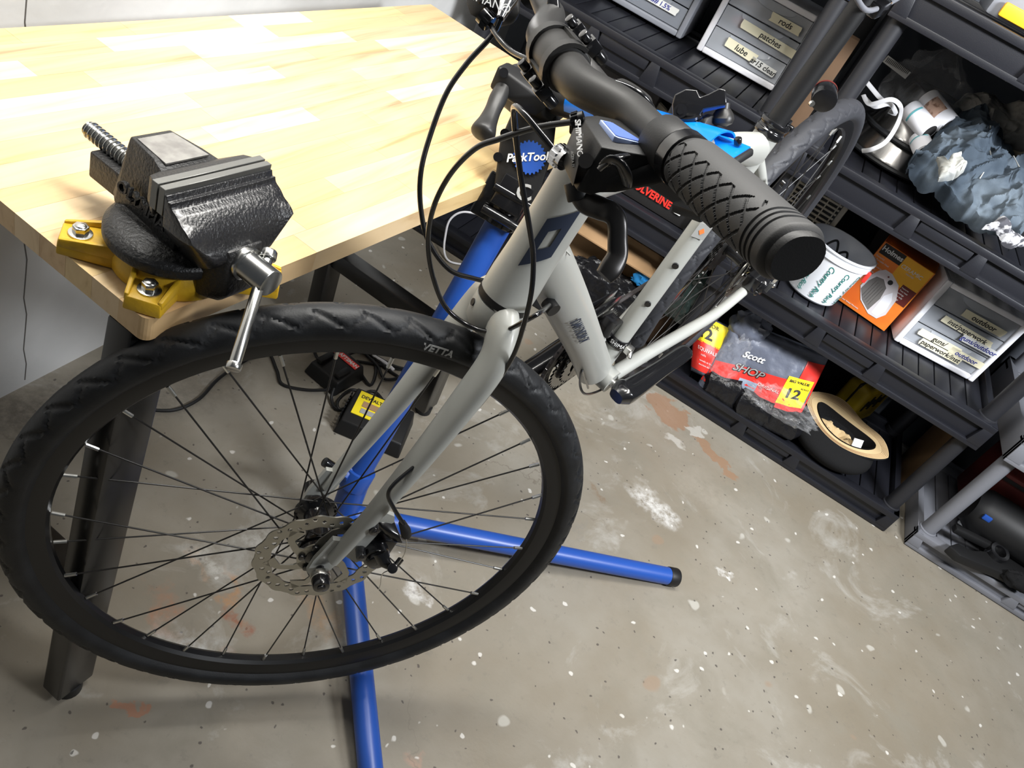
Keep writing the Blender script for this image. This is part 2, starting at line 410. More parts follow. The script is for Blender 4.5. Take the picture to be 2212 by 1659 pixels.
    for a in [(1445, 890, .1, .07, -20, (.26, .155, .095), .85, .88), (1545, 985, .105, .022, -28, (.27, .165, .10), .85, .85), (1500, 930, .03, .03, 0, (.40, .38, .34), .9, .8),
              (1460, 955, .05, .03, 20, (.42, .40, .36), .8, .7), (1415, 1090, .12, .06, -10, (.62, .61, .585), .9, .35), (1530, 1070, .16, .1, 0, (.30, .27, .22), .6, .2),
              (900, 1275, .05, .03, 15, (.62, .61, .59), .8, .5), (500, 1275, .09, .018, -38, (.42, .21, .085), .75, .2), (430, 1220, .05, .012, -30, (.40, .19, .075), .7, .3),
              (350, 1325, .08, .025, -30, (.38, .17, .09), .6, .2), (530, 1340, .05, .025, 0, (.24, .09, .05), .8, .4), (690, 1320, .12, .03, -30, (.42, .25, .13), .5, .2),
              (285, 1525, .026, .016, 30, (.34, .17, .105), .85, .75), (900, 1628, .03, .02, 20, (.38, .24, .18), .6, .5), (450, 1210, .07, .05, 0, (.6, .585, .54), .6, .2),
              (560, 1170, .1, .06, 30, (.6, .585, .55), .6, .2), (420, 1400, .12, .05, 20, (.58, .58, .57), .6, .2), (1290, 1065, .05, .012, -30, (.2, .14, .09), .8, .3),
              (1560, 1240, .03, .012, 0, (.6, .59, .57), .8, .5), (1250, 1150, .02, .07, 0, (.2, .19, .17), .5, .2), (1265, 880, .14, .07, 0, (.33, .30, .25), .5, .2),
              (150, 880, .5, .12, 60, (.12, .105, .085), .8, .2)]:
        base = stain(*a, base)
    # hairline cracks
    wv = nt.nodes.new('ShaderNodeTexVoronoi'); wv.feature = 'DISTANCE_TO_EDGE'; wv.inputs['Scale'].default_value = 1.25; L(wob.outputs[0], wv.inputs['Vector'])
    ck = mth('MULTIPLY', rng(wv.outputs['Distance'], .0035, .0012), rng(noise_(1.3, 2), .5, .58)); base = mix(mth('MULTIPLY', ck, .6), base, (.15, .125, .1))
    L(base, p.inputs['Base Color'])
    L(rng(noise_(9, 5), .35, .7, .42, .7), p.inputs['Roughness']); p.inputs['Specular IOR Level'].default_value = .38
    bp = nt.nodes.new('ShaderNodeBump'); bp.inputs['Strength'].default_value = .25; bp.inputs['Distance'].default_value = .003
    L(noise_(60, 6, .65), bp.inputs['Height']); L(bp.outputs[0], p.inputs['Normal'])
    return m
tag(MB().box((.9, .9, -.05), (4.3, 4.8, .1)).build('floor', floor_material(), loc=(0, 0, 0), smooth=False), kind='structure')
tag(MB().box((-1.2, 1.1, 1.3), (.1, 4.1, 2.6)).build('wall_left', 'concrete_wall', smooth=False), kind='structure')
tag(MB().box((.7, 3.2, 1.3), (3.7, .1, 2.6)).build('wall_back', 'shaded_wall', smooth=False), kind='structure')
# seam in the left wall
tag(MB().sweep([(-1.149, .98 + .004 * math.sin(k * 2.1), .02 + k * .05) for k in range(20)], .0010, 5).build('trim_1', 'heater_grey'), kind='structure')

# ------------------------------------------------------------------ workbench
P0 = V((-.484, .567, .9)); BD = V((.0979, .9952, 0)); AD = V((-.9952, .0979, 0)); TH = .034
def D(a, b, z=0): return P0 + AD * a + BD * b + V((0, 0, z))
wb = thing('workbench', 'workbench with a pale butcher block top and dark steel legs', 'workbench', (P0.x, P0.y, 0))
LB, ROWS, RW = 1.42, 14, .0452
for r in range(ROWS):
    b = 0; k = 0
    while b < LB - 1e-6:
        ln = random.uniform(.2, .46)
        if LB - b - ln < .15: ln = LB - b
        g = .00016; a0, a1, b0, b1 = r * RW + g, (r + 1) * RW - g, b + g, b + ln - g
        m = MB()
        if r == 0 and b == 0:
            rr = .012; poly = [(a1, 0)] + [(rr - rr * math.sin(t * PI / 10), rr - rr * math.cos(t * PI / 10)) for t in range(6)] + [(0, b1), (a1, b1)]
            poly = [(a, max(q, 0)) for a, q in poly]
            m.add([D(a, q) for a, q in poly] + [D(a, q, -TH) for a, q in poly], [tuple(range(len(poly))), tuple(range(2 * len(poly) - 1, len(poly) - 1, -1))] + [(i, (i + 1) % len(poly), len(poly) + (i + 1) % len(poly), len(poly) + i) for i in range(len(poly))])
        else:
            m.add([D(a, q, z) for z in (0, -TH) for a, q in ((a0, b0), (a1, b0), (a1, b1), (a0, b1))], [(0, 1, 2, 3), (7, 6, 5, 4), (0, 1, 5, 4), (1, 2, 6, 5), (2, 3, 7, 6), (3, 0, 4, 7)])
        m.build('stave', random.choice(WOODS), wb, smooth=False)
        b += ln; k += 1
def leg(a, b, a2, b2):
    m = MB(); lo, hi = D(a, b, -.9 + .022), D(a2, b2, -TH - .001); x = V((BD.x, BD.y, 0))
    vs = []
    for c in (lo, hi):
        for sa, sb in ((-1, -1), (1, -1), (1, 1), (-1, 1)): vs.append(c + AD * sa * .021 + BD * sb * .0345)
    m.add(vs, [(0, 1, 2, 3), (7, 6, 5, 4)] + [(i, (i + 1) % 4, 4 + (i + 1) % 4, 4 + i) for i in range(4)])
    l = m.build('leg', 'leg_black', wb, bevel=.004)
    f = MB(); f.cyl(lo - V((0, 0, .0225)), lo + V((0, 0, .002)), .024); f.build('foot', 'rubber', l)
    return lo, hi
fn = leg(.040, -.032, .040, .034); bn = leg(.47, -.032, .47, .034)
ff = leg(.058, 1.105, .058, 1.03); bf = leg(.475, 1.085, .475, 1.02)
for p, q in ((fn, bn), (ff, bf)):
    for t, nm in ((.33, 'stretcher'),):
        x0, x1 = p[0].lerp(p[1], t), q[0].lerp(q[1], t); d = (x1 - x0).normalized() * .021
        MB().bar(x0 + d, x1 - d, .05, .05).build(nm, 'leg_black', wb, bevel=.003)

# ------------------------------------------------------------------ bench vise
VO = V((-.507, .672, .9)); VU = V((.993, -.117, 0)); VV = V((.117, .993, 0)); VZ = V((0, 0, 1))
def VP(u, v, z): return VO + VU * u + VV * v + VZ * z
VR = Matrix((VU, VV, VZ)).transposed()
vise = thing('bench_vise', 'black cast iron bench vise on a yellow base bolted to the workbench corner', 'vise', VP(-.03, 0, 0))
# yellow base with lugs
m = MB(); m.revolve([(.0, .001), (.07, .001), (.07, .018), (.064, .034), (0, .034)], VP(-.032, -.012, 0), VZ, 40)
base = m.build('base', 'yellow_paint', vise, bevel=.002)
for (lu, lv) in ((-.104, -.084), (.012, -.082), (.05, .058), (-.1, .07)):
    c = VP(-.032, -.012, 0); e = VP(lu, lv, 0); d = (e - c).normalized(); s = VZ.cross(d); L = (e - c).length
    m = MB()
    prof = [(L * .35, .034), (L + .004, .0235), (L + .022, .021), (L + .022, -.021), (L + .004, -.0235), (L * .35, -.034)]
    m.add([c + d * p + s * q + VZ * .0015 for p, q in prof] + [c + d * p * .99 + s * q * .93 + VZ * (.021) for p, q in prof], [(5, 4, 3, 2, 1, 0), (6, 7, 8, 9, 10, 11)] + [(i, (i + 1) % 6, 6 + (i + 1) % 6, 6 + i) for i in range(6)])
    for sg in (1, -1):
        r = [c + d * (L * .45) + s * sg * .031, c + d * (L + .02) + s * sg * .021, c + d * (L + .02) + s * sg * .0155, c + d * (L * .45) + s * sg * .024]
        hs = [.034, .024, .024, .034]
        m.add([p + VZ * .012 for p in r] + [p + VZ * h for p, h in zip(r, hs)], [(0, 1, 2, 3), (7, 6, 5, 4), (0, 1, 5, 4), (1, 2, 6, 5), (2, 3, 7, 6), (3, 0, 4, 7)])
    lug = m.build('mounting_lug', 'yellow_paint', vise, bevel=.0025)
    b = MB(); b.cyl(e + VZ * .0205, e + VZ * .0235, .0135, n=24); b.cyl(e + VZ * .0235, e + VZ * .033, .0092, .0092, n=6); b.ball(e + VZ * .0325, (.0072, .0072, .0028), 12)
    b.build('bolt', 'zinc', lug, bevel=.0008)
# swivel disc
m = MB(); c = VP(-.036, -.012, 0)
m.revolve([(0, .0345), (.074, .0345), (.078, .039), (.078, .05), (.071, .056), (.062, .06), (0, .06)], c, VZ, 56)
m.build('swivel_disc', 'vise_dark', vise, bevel=.0015)
# fixed body with anvil
m = MB()
sec = lambda u, hw, z0, z1, k=1.0: [VP(u, -hw, z0), VP(u, hw, z0), VP(u, hw * k, z1), VP(u, -hw * k, z1)]
def loft(m, secs):
    k = len(secs[0]); vs = [p for s_ in secs for p in s_]; fs = [tuple(range(k - 1, -1, -1)), tuple((len(secs) - 1) * k + i for i in range(k))]
    for i in range(len(secs) - 1):
        for j in range(k): fs.append((i * k + j, i * k + (j + 1) % k, (i + 1) * k + (j + 1) % k, (i + 1) * k + j))
    return m.add(vs, fs)
loft(m, [sec(-.118, .034, .058, .094, .72), sec(-.106, .041, .054, .139, .66), sec(-.06, .043, .05, .141, .80), sec(-.035, .045, .048, .138, .92), sec(-.012, .048, .046, .12, 1.0), sec(.004, .048, .05, .105, 1)])
loft(m, [sec(-.042, .04, .122, .136), sec(-.026, .066, .116, .147), sec(-.006, .076, .112, .151), sec(-.004, .076, .112, .149)])
body = m.build('fixed_jaw_body', 'vise_dark', vise, bevel=.004)
loft(MB(), [[VP(-.098, -.024, .1395), VP(-.098, .024, .1395), VP(-.098, .024, .1405), VP(-.098, -.024, .1405)], [VP(-.044, -.03, .1402), VP(-.044, .03, .1402), VP(-.044, .03, .1425), VP(-.044, -.03, .1425)]]).build('anvil_face', 'machined', vise)
# jaw plates
for u0, u1, z0, z1 in ((-.011, -.0015, .12, .1535), (.0005, .0095, .12, .153)):
    m = MB(); m.box(VP((u0 + u1) / 2, 0, (z0 + z1) / 2), (u1 - u0, .152, z1 - z0), VR)
    for k in range(30): m.box(VP(u0 if u0 > 0 else u1, -.0725 + k * .005, .137), (.0012, .0028, .026), VR)
    m.build('jaw_plate', 'jaw_steel', vise, bevel=.0005, seg=1)
# movable jaw: wide rounded front
m = MB(); prof = [(.009, .147), (.0125, .147), (.015, .141), (.02, .142), (.0235, .136), (.034, .131), (.047, .12), (.056, .105), (.0615, .088), (.0625, .078), (.055, .066), (.04, .058), (.012, .058)]
prof = [prof[0]] + [(p.x, p.y) for p in cr([V((u, z, 0)) for u, z in prof[3:12]], 4)] + [prof[12]]; prof[1:1] = [(.0125, .147), (.015, .141)]
secs = []
for t in range(15):
    v = -.0755 + t * .151 / 14; a = abs(v) / .0755; kz = 1 - .16 * a ** 4; cut = max(0, a - .55) / .45
    secs.append([VP(.009 + (u - .009) * (1 - .1 * cut), v, z if z > .125 else (z * (1 - .0) + .05 * cut * (.125 - z) / .06 * .9)) for u, z in prof])
loft(m, secs); m.build('movable_jaw', 'vise_black', vise, bevel=.0012, angle=50)
# slide bar and apron
m = MB(); m.box(VP(-.06, 0, .058), (.236, .044, .036), VR); m.build('slide_bar', 'vise_dark', vise, bevel=.003)
m = MB(); m.hull([VP(u, v, z) for u, v, z in ((.022, -.037, .094), (.022, .037, .094), (.064, -.026, .092), (.064, .026, .092), (.069, -.024, .03), (.069, .024, .03), (.034, -.036, .012), (.034, .036, .012), (.056, -.02, .012), (.056, .02, .012))])
m.build('front_apron', 'vise_dark', vise, bevel=.004)
# raised letters on the side of the fixed body
text('OLYMPIA', 'raised_lettering', vise, .0195, VP(-.056, -.0445, .083), VU + VZ * -.08, VZ - VV * -.12, 'vise_dark', extrude=.003, space=1.0, bold=.0005)
# spindle
m = MB(); zs = .077; N = 150; pts = []
m.sweep([VP(-.105 - .105 * t / N, 0, zs + .006) for t in range(N + 1)], [.0095 + .0021 * math.sin(t / N * 2 * PI * 15) for t in range(N + 1)], 18)
m.build('spindle', 'zinc', vise)
m = MB(); zc = .071; m.revolve([(.0, .062), (.0215, .062), (.0215, .071), (.0175, .071), (.0175, .108), (.0168, .1095), (0, .1095)], VP(0, 0, zc), VU, 32); m.build('spindle_collar', 'zinc', vise, bevel=.0008)
ha = at(571, 553, 1, .645); hb = at(507, 790, 1, .655); hd = (ha - hb).normalized()
ha = VP(.094, 0, zc) + hd * .024; tb = V(CAM) + V(ray(507, 785)).normalized() * .925; hd = (VP(.094, 0, zc) - tb).normalized(); ha = VP(.094, 0, zc) + hd * .024; hb = tb
m = MB(); m.cyl(ha, hb, .0068); m.cyl(ha, ha + hd * .011, .0102, .0095, 20); m.cyl(hb - hd * .008, hb, .0085, .0092, 20)
m.build('handle', 'zinc', vise, bevel=.0012)

# ------------------------------------------------------------------ bicycle
metric()
bike = thing('bicycle', 'pale grey hybrid bicycle with disc brakes held in the blue repair stand', 'bicycle', B(0, 0, -.3))
def P2(f, t): return f + t
# frame: one welded part
m = MB()
HT0, HT1 = CROWN + AX * .012, CROWN + AX * .165
m.sweep([B(*(CROWN + AX * t)) for t in (.008, .03, .06, .1, .14, .168)], [.0285, .0285, .027, .0265, .0265, .027], 28)
dt = [V((.405, 0, .505)), V((.36, 0, .447)), V((.26, 0, .323)), V((.13, 0, .16)), V((.02, 0, .018))]
m.sweep([B(*p) for p in cr(dt, 5)], crs([(.024, .024), (.029, .027), (.031, .028), (.031, .028), (.034, .026)], 5), 24, up=Bd(0, 1, 0))
tt = [V((.375, 0, .562)), V((.2, 0, .527)), V((0, 0, .478)), V((-.118, 0, .437))]
m.sweep([B(*p) for p in cr(tt, 5)], crs([(.021, .021), (.0185, .0185), (.021, .019), (.026, .021)], 5), 20, up=Bd(0, 1, 0))
m.cyl(B(0, -.036, 0), B(0, .036, 0), .0225, n=28)
sp_ = [SD * t for t in (.01, .2, .36, .47)]
m.sweep([B(*p) for p in cr(sp_, 5)], .0168, 20, caps=True)
m.sweep([B(*(SD * t)) for t in (.40, .44, .487)], [.0175, .0188, .0192], 20)
for sg in (1, -1):
    cs = [V((-.012, .026 * sg, .004)), V((-.1, .036 * sg, .012)), V((-.2, .05 * sg, .022)), V((-.29, .061 * sg, .03)), V((-.36, .066 * sg, .05)), V((-.43, .067 * sg, .068))]
    m.sweep([B(*p) for p in cr(cs, 5)], crs([(.013, .0135), (.0115, .0125), (.0115, .0115), (.0105, .0105), (.009, .01), (.008, .01)], 5), 16, up=Bd(0, 1, 0))
    ss = [V((-.124, .012 * sg, .425)), V((-.16, .03 * sg, .375)), V((-.28, .052 * sg, .24)), V((-.43, .067 * sg, .075))]
    m.sweep([B(*p) for p in cr(ss, 5)], .0085, 14)
    m.prism([(-.028, -.02), (.02, -.024), (.028, .01), (.0, .03), (-.022, .022)], B(-.434, .063 * sg, .068), Bd(1, 0, 0), Bd(0, 0, 1), .006)
fr = m.build('frame', 'frame_paint', bike)
m = MB(); R_ = Matrix((Bd(1, 0, 0), Bd(0, 1, 0), Bd(0, 0, 1))).transposed()
m.sweep(cr([B(.388, y, .505 - .0 * y) + Bd(-.012 * abs(y) / .026, 0, -.014 * abs(y) / .026) for y in (-.026, -.013, 0, .013, .026)], 4), .0012, 6); m.build('weld_bead', 'frame_paint', fr)
# head tube decal: dark diamond with a hole, laid on the tube
def htp(a, t, r=.0275):
    return B(*(CROWN + AX * t)) + (Bd(*NB) * math.cos(a) + Bd(0, 1, 0) * math.sin(a)) * r
m = MB(); ca, ct = .62, .094; hw = .50; hh = .028
for (u0, u1, v0, v1) in ((-1, -.38, -1, 1), (.38, 1, -1, 1), (-.38, .38, -1, -.38), (-.38, .38, .38, 1)):
    m.grid(lambda u, v: htp(ca + hw * u * .86, ct + hh * v + .012 * u, .0283), 8, 6, u0, u1, v0, v1)
m.build('badge_decal', 'navy', fr)
# down tube lettering and bosses
def dtpt(t): return V((.36, 0, .447)).lerp(V((.13, 0, .16)), t)
o_ = B(*dtpt(.62)) + Bd(0, .0312, 0)
d_ = (B(.13, 0, .16) - B(.36, 0, .447)).normalized()
qd = lambda a, z: Bd(0, 1, 0) * math.cos(a) + Bd(0, 1, 0).cross(d_) * math.sin(a)
text('DIAMONDBACK', 'lettering', fr, .021, o_, d_, d_, 'navy', extrude=.0002, xs=.72, bold=.0002, warp=lambda x, y, z: B(*dtpt(.52)) + d_ * x + Bd(0, 1, 0) * (.0314 + z) * math.cos(y / .028 - .42) + Bd(0, 1, 0).cross(d_) * (.0286 + z) * math.sin(y / .028 - .42))
for t in (.17, .25):
    m = MB(); p = B(*(SD * t)) + Bd(.0158, .008, 0); n_ = Bd(.9, .45, .0).normalized(); m.cyl(p, p + n_ * .003, .0055, n=14); m.cyl(p + n_ * .003, p + n_ * .0042, .0046, n=14); m.build('bottle_boss', 'black_gloss', fr)
m = MB(); p = bpx(1690, 394, .056); m.cyl(p, p + Bd(.2, 1, 0) * .006, .006, n=14); m.build('rack_boss', 'black_gloss', fr)
m = MB(); p = bpx(1188, 657, .02); m.cyl(p - Bd(0, .004, 0), p + Bd(.3, .8, 0) * .012, .0085, n=16); m.build('cable_port', 'black_matte', fr)
sk = B(*(SD * .318)) + Bd(.0145, .0095, 0); ex_ = Bd(-.5, .86, 0).normalized(); ey_ = Bd(*SD)
m = MB(); n_ = Bd(.86, .5, 0).normalized(); m.box(sk + n_ * .0008, (.02, .026, .0012), Matrix((ex_, ey_, ex_.cross(ey_))).transposed()); st = m.build('sticker', 'grey_print', fr)
m = MB(); m.prism([(0, .006), (.0045, 0), (0, -.006), (-.0045, 0)], sk + n_ * .0015 * (1 if ex_.cross(ey_).dot(n_) > 0 else 1), ex_, ey_, .0006); m.build('diamond_mark', 'orange_mark', st)
# headset, steerer spacers, stem
m = MB()
m.revolve([(.0, .0005), (.0288, .0005), (.0288, .008), (0, .008)], B(*CROWN), Bd(*AX), 32); m.build('lower_headset_ring', 'black_matte', bike)
m = MB(); m.revolve([(0, .168), (.0265, .168), (.0265, .174), (.02, .182), (.0175, .182), (.0175, .2), (0, .2)], B(*CROWN), Bd(*AX), 32); m.build('upper_headset', 'black_matte', bike)
m = MB(); m.revolve([(0, .2), (.0195, .2), (.0195, .243), (.016, .246), (0, .246)], B(*CROWN), Bd(*AX), 28)
BC = (.079, .237)
m.sweep([S(.005, .222, 0), S(.035, .228, 0), S(.06, .233, 0)], [(.0175, .0185), (.016, .0175), (.019, .0185)], 18, up=Sd(0, 0, 1))
m.sweep([S(BC[0], BC[1], -.026), S(BC[0], BC[1], .026)], .0198, 32)
stem = m.build('stem', 'black_alloy', bike, bevel=.0012)
m = MB()   # face plate with a window
fd = V(CAM) - S(BC[0], BC[1], 0); fd = (fd - Sd(0, 0, 1) * fd.dot(Sd(0, 0, 1))).normalized(); gd = Sd(0, 0, 1).cross(fd)
def fpp(a, y, r): return S(BC[0], BC[1], y) + (fd * math.cos(a) + gd * math.sin(a)) * r
for (a0, a1, y0, y1) in ((-1.5, 1.5, -.027, -.0165), (-1.5, 1.5, .0165, .027), (-1.5, -1.05, -.0165, .0165), (1.05, 1.5, -.0165, .0165)):
    F = lambda a, y: fpp(a, y, .0225)
    n0 = len(m.v); m.grid(F, 14, 4, a0, a1, y0, y1); m.grid(lambda a, y: fpp(a, y, .0190), 14, 4, a0, a1, y0, y1)
    m.grid(lambda t, y: fpp(a0, y, .0190 + .0035 * t), 1, 4, 0, 1, y0, y1); m.grid(lambda t, y: fpp(a1, y, .0190 + .0035 * t), 1, 4, 0, 1, y0, y1)
    m.grid(lambda a, t: fpp(a, y0, .0190 + .0035 * t), 14, 1, a0, a1, 0, 1); m.grid(lambda a, t: fpp(a, y1, .0190 + .0035 * t), 14, 1, a0, a1, 0, 1)
fpl = m.build('face_plate', 'black_alloy', stem)
for a in (-1.62, 1.62):
    for y in (-.019, .019):
        m = MB(); p = fpp(a, y, .0265); m.box(p, (.011, .012, .012), frame(Sd(0, 0, 1), fd)); m.cyl(p + fd * .005, p + fd * .0145, .0042, n=14); m.cyl(p - fd * .006, p - fd * .017, .0055, n=12); m.build('clamp_bolt', 'black_gloss', stem, bevel=.001)
# handlebar
def barp(y):
    a = abs(y); k = min(max((a - .045) / .075, 0), 1); k = k * k * (3 - 2 * k)
    return S(BC[0] - .022 * k - .012 * max(0, a - .1) / .2, BC[1] + .011 * k + .012 * max(0, a - .12) / .2, y)
ys = [-.316 + .632 * i / 66 for i in range(67)]
m = MB(); m.sweep([barp(y) for y in ys], [.0158 - .0047 * min(max((abs(y) - .06) / .12, 0), 1) + (.0006 if abs(y) < .04 else 0) for y in ys], 24)
hb_ = m.build('handlebar', 'black_alloy', bike)
text('31.8', 'size_marking', hb_, .009, fpp(-.25, -.0, .0163), gd * 1, -Sd(0, 0, 1), 'grey_print', extrude=.0003)
# grips with a raised wing and a diamond tread
def grip(sg):
    m = MB(); NU, NV = (300, 170) if sg > 0 else (40, 24)
    def F(u, v):
        y = sg * (.196 + .121 * u); c = barp(y); t = (barp(y + sg * .002) - barp(y)).normalized()
        x = Sd(-1, .35, 0); x = (x - t * x.dot(t)).normalized(); z = t.cross(x) * sg
        a = 2 * PI * v; r = .0188 + .0012 * math.sin(PI * min(u * 1.15, 1)) + .0004 * max(0, (u - .62) / .38) ** 1.5 - .0007 * u - .0015 * (1 - min(u / .05, 1))
        wing = max(0, math.cos(a)) ** 2 * (.004 + .0035 * u ** 1.3); r += wing
        p = (a + .2) % (2 * PI)
        top = 0 < p < 2.35
        if u > .8:
            for q in (.83, .868, .906):
                if abs(u - q) < .0085: r -= .0011
        elif top and u < .80 - .30 * max(0, abs(p - 1.1) - .75): pass
        else:
            s1 = (u * 8.0 + p * 1.15) % 1; s2 = (u * 8.0 - p * 1.15 + .3) % 1
            if (s1 < .16 or s2 < .16) and .02 < u < .79: r -= .0013
        if u > .965: r -= .003 * ((u - .965) / .035) ** 2
        return c + (x * math.cos(a) + z * math.sin(a)) * r
    m.grid(F, NU, NV)
    g = m.build('grip', 'grip', bike)
    m = MB(); e = [F(1, v / 40) for v in range(40)]; c = sum(e, V()) / 40; t = (barp(sg * .33) - barp(sg * .32)).normalized()
    ring = [c + (p - c) * .99 + t * .0025 for p in e]; ring2 = [c + (p - c) * .93 + t * .005 for p in e]; r0 = [c + (p - c) * 1.0 - t * .001 for p in e]
    m.add(r0 + ring + ring2 + [c + t * .0045], [(i, (i + 1) % 40, 40 + (i + 1) % 40, 40 + i) for i in range(40)] + [(40 + i, 40 + (i + 1) % 40, 80 + (i + 1) % 40, 80 + i) for i in range(40)] + [(80 + i, 80 + (i + 1) % 40, 120) for i in range(40)])
    m.build('end_cap', 'black_matte', g)
    m = MB(); a_, b_ = barp(sg * .186), barp(sg * .1965); m.sweep([a_, b_], .0195, 24); m.build('lock_ring', 'black_gloss', g)
grip(1); grip(-1)

# ---- shifter / brake units
def unit(sg, px_pts):
    m = MB(); m.hull(px_pts['body']); u = m.build('shifter', 'black_matte', bike, bevel=.0035, seg=3)
    m = MB(); m.hull(px_pts['cover']); m.build('cover_plate', 'black_alloy', u, bevel=.001)
    m = MB(); a_, b_ = barp(sg * .158), barp(sg * .184); m.sweep([a_, b_], .0185, 24); m.build('bar_clamp', 'black_matte', u, bevel=.001)
    return u
bodyL = [spx(1262, 252, .098), spx(1330, 258, .112), spx(1400, 290, .14), spx(1440, 312, .16), spx(1468, 345, .172), spx(1475, 318, .165), spx(1395, 345, .165), spx(1265, 262, .125), spx(1300, 318, .165),
         spx(1232, 385, .150), spx(1245, 412, .165), spx(1275, 422, .172), spx(1330, 400, .172), spx(1420, 385, .176), spx(1440, 345, .178), spx(1290, 250, .11), spx(1215, 345, .12), spx(1345, 262, .12), spx(1420, 300, .15), spx(1380, 352, .172)]
uL = unit(1, dict(body=bodyL, cover=[spx(1240, 273, .128), spx(1262, 288, .143), spx(1256, 332, .158), spx(1238, 404, .168), spx(1212, 345, .138), spx(1218, 325, .130), spx(1236, 398, .155)]))
# gear window
m = MB(); q = [spx(1299, 251, .128), spx(1322, 256, .130), spx(1395, 301, .158), spx(1392, 303, .162), spx(1338, 290, .158), spx(1330, 286, .156)]
nrm = (q[2] - q[0]).cross(q[4] - q[0]).normalized()
if nrm.dot(V(CAM) - q[0]) < 0: nrm = -nrm
def plate(m, q, t0, t1, sc=1):
    c = sum(q, V()) / len(q); q = [c + (p - c) * sc for p in q]; k = len(q)
    m.add([p + nrm * t0 for p in q] + [p + nrm * t1 for p in q], [tuple(range(k - 1, -1, -1)), tuple(range(k, 2 * k))] + [(i, (i + 1) % k, k + (i + 1) % k, k + i) for i in range(k)])
q = [p - nrm * .0045 for p in q]
plate(m, q, -.004, .002); gw = m.build('window_rim', 'window_edge', uL, bevel=.0004)
m = MB(); plate(m, q, .0, .0026, .86); m.build('gear_window', 'blue_window', uL)
cv = spx(1249, 338, .153); ex = (spx(1254, 378, .161) - spx(1248, 292, .143)).normalized(); ez = (V(CAM) - cv).normalized(); ey = ez.cross(ex)
text('SHIMANO', 'lettering', uL, .0058, spx(1250, 300, .1485) + ez * .006, ex, ey, 'white_print', extrude=.0016)
text('ACERA EF', 'lettering', uL, .0026, spx(1237, 345, .148) + ez * .006, ex, ey, 'grey_print', extrude=.0016)
m = MB(); p = spx(1265, 347, .163); m.cyl(p - ez * .004, p + ez * .0035, .0052, n=20); m.build('lever_pivot', 'black_print', uL)
m = MB(); pts = [spt(1352, 338, .17, .012), spt(1330, 342, .172, .016), spt(1308, 352, .172, .018), spt(1294, 366, .172, .018)]; m.sweep(cr(pts, 5), crs([(.004, .002), (.005, .0025), (.005, .0025), (.003, .002)], 5), 12)
pts = [spt(1300, 358, .172, .018), spt(1322, 346, .174, .02), spt(1340, 356, .176, .022), spt(1350, 376, .178, .022), spt(1353, 398, .178, .02)]; m.sweep(cr(pts, 6), crs([(.003, .002), (.0055, .0024), (.0065, .0026), (.007, .0026), (.005, .002)], 6), 14)
m.build('thumb_lever', 'black_gloss', uL)
m = MB(); m.hull([spx(1285, 392, .170), spx(1440, 340, .180), spx(1462, 372, .186), spx(1430, 400, .184), spx(1330, 418, .176), spx(1262, 418, .165), spx(1430, 345, .165), spx(1300, 405, .155)]); m.build('release_trigger_housing', 'black_matte', uL, bevel=.003)
# brake lever
m = MB(); pts = [spx(1248, 416, .147), spx(1268, 438, .156), spx(1296, 450, .166), spx(1320, 460, .174), spx(1333, 480, .180), spx(1334, 520, .186), spx(1333, 552, .191), spx(1319, 580, .197), spx(1304, 598, .20)]
m.sweep(cr(pts, 6), crs([(.007, .008), (.0085, .008), (.0085, .0068), (.008, .0055), (.0072, .0045), (.0072, .0045), (.0078, .0048), (.0085, .005), (.007, .0048)], 6), 20, up=Sd(.2, .3, .75), power=3)
m.build('brake_lever', 'lever_dark', bike)
m = MB(); p, q_ = spx(1243, 392, .145), spx(1252, 432, .152); m.cyl(p, q_, .009, n=18); m.build('lever_pivot', 'black_matte', bike, bevel=.001)
def barrel(pa, pb, r, mt, ridges=True):
    m = MB(); m.cyl(pa, pb, r, n=20)
    if ridges:
        d = (pb - pa).normalized(); x = d.orthogonal().normalized(); y = d.cross(x)
        for k in range(12):
            a = 2 * PI * k / 12; o = (x * math.cos(a) + y * math.sin(a)) * r; m.bar(pa.lerp(pb, .1) + o, pa.lerp(pb, .6) + o, r * .3, r * .3)
    return m.build('barrel_adjuster', mt, bike)
barrel(spx(1201, 330, .128), spx(1222, 348, .138), .0078, 'chrome')
barrel(spx(1235, 264, .105), spx(1262, 256, .108), .006, 'black_gloss')
# right unit
def mir(px, py, y): return spx(px, py, y)
bodyR = [mir(1012, -40, -.19), mir(1008, 10, -.165), mir(1018, 34, -.15), mir(1045, 40, -.135), mir(1075, 62, -.128), mir(1110, 55, -.115), mir(1125, 30, -.115), mir(1120, -40, -.13), mir(1060, -60, -.17), mir(1090, 20, -.15), mir(1030, 0, -.12), mir(1110, -30, -.2)]
m = MB(); m.hull(bodyR); uR = m.build('shifter', 'black_matte', bike, bevel=.0035, seg=3)
m = MB(); m.hull([mir(1009, -20, -.14), mir(1007, 8, -.135), mir(1016, 32, -.125), mir(1030, 40, -.12), mir(1040, 22, -.118), mir(1060, -10, -.12), mir(1040, -40, -.13)]); m.build('cover_plate', 'black_alloy', uR, bevel=.001)
cR = mir(1042, 2, -.112); ezr = (V(CAM) - cR).normalized(); exr = (mir(1075, 16, -.11) - mir(1010, -10, -.12)).normalized()
text('SHIMANO', 'lettering', uR, .011, mir(1048, 1, -.108), exr, ezr.cross(exr), 'white_print', extrude=.0006)
m = MB(); m.hull([mir(1185, -30, -.11), mir(1205, -5, -.1), mir(1212, 20, -.095), mir(1205, 42, -.09), mir(1196, 50, -.09), mir(1180, 10, -.1), mir(1190, 20, -.13), mir(1205, -20, -.14)]); m.build('gear_window', 'black_gloss', uR, bevel=.002)
barrel(mir(1060, 52, -.108), mir(1040, 30, -.115), .0078, 'black_gloss')
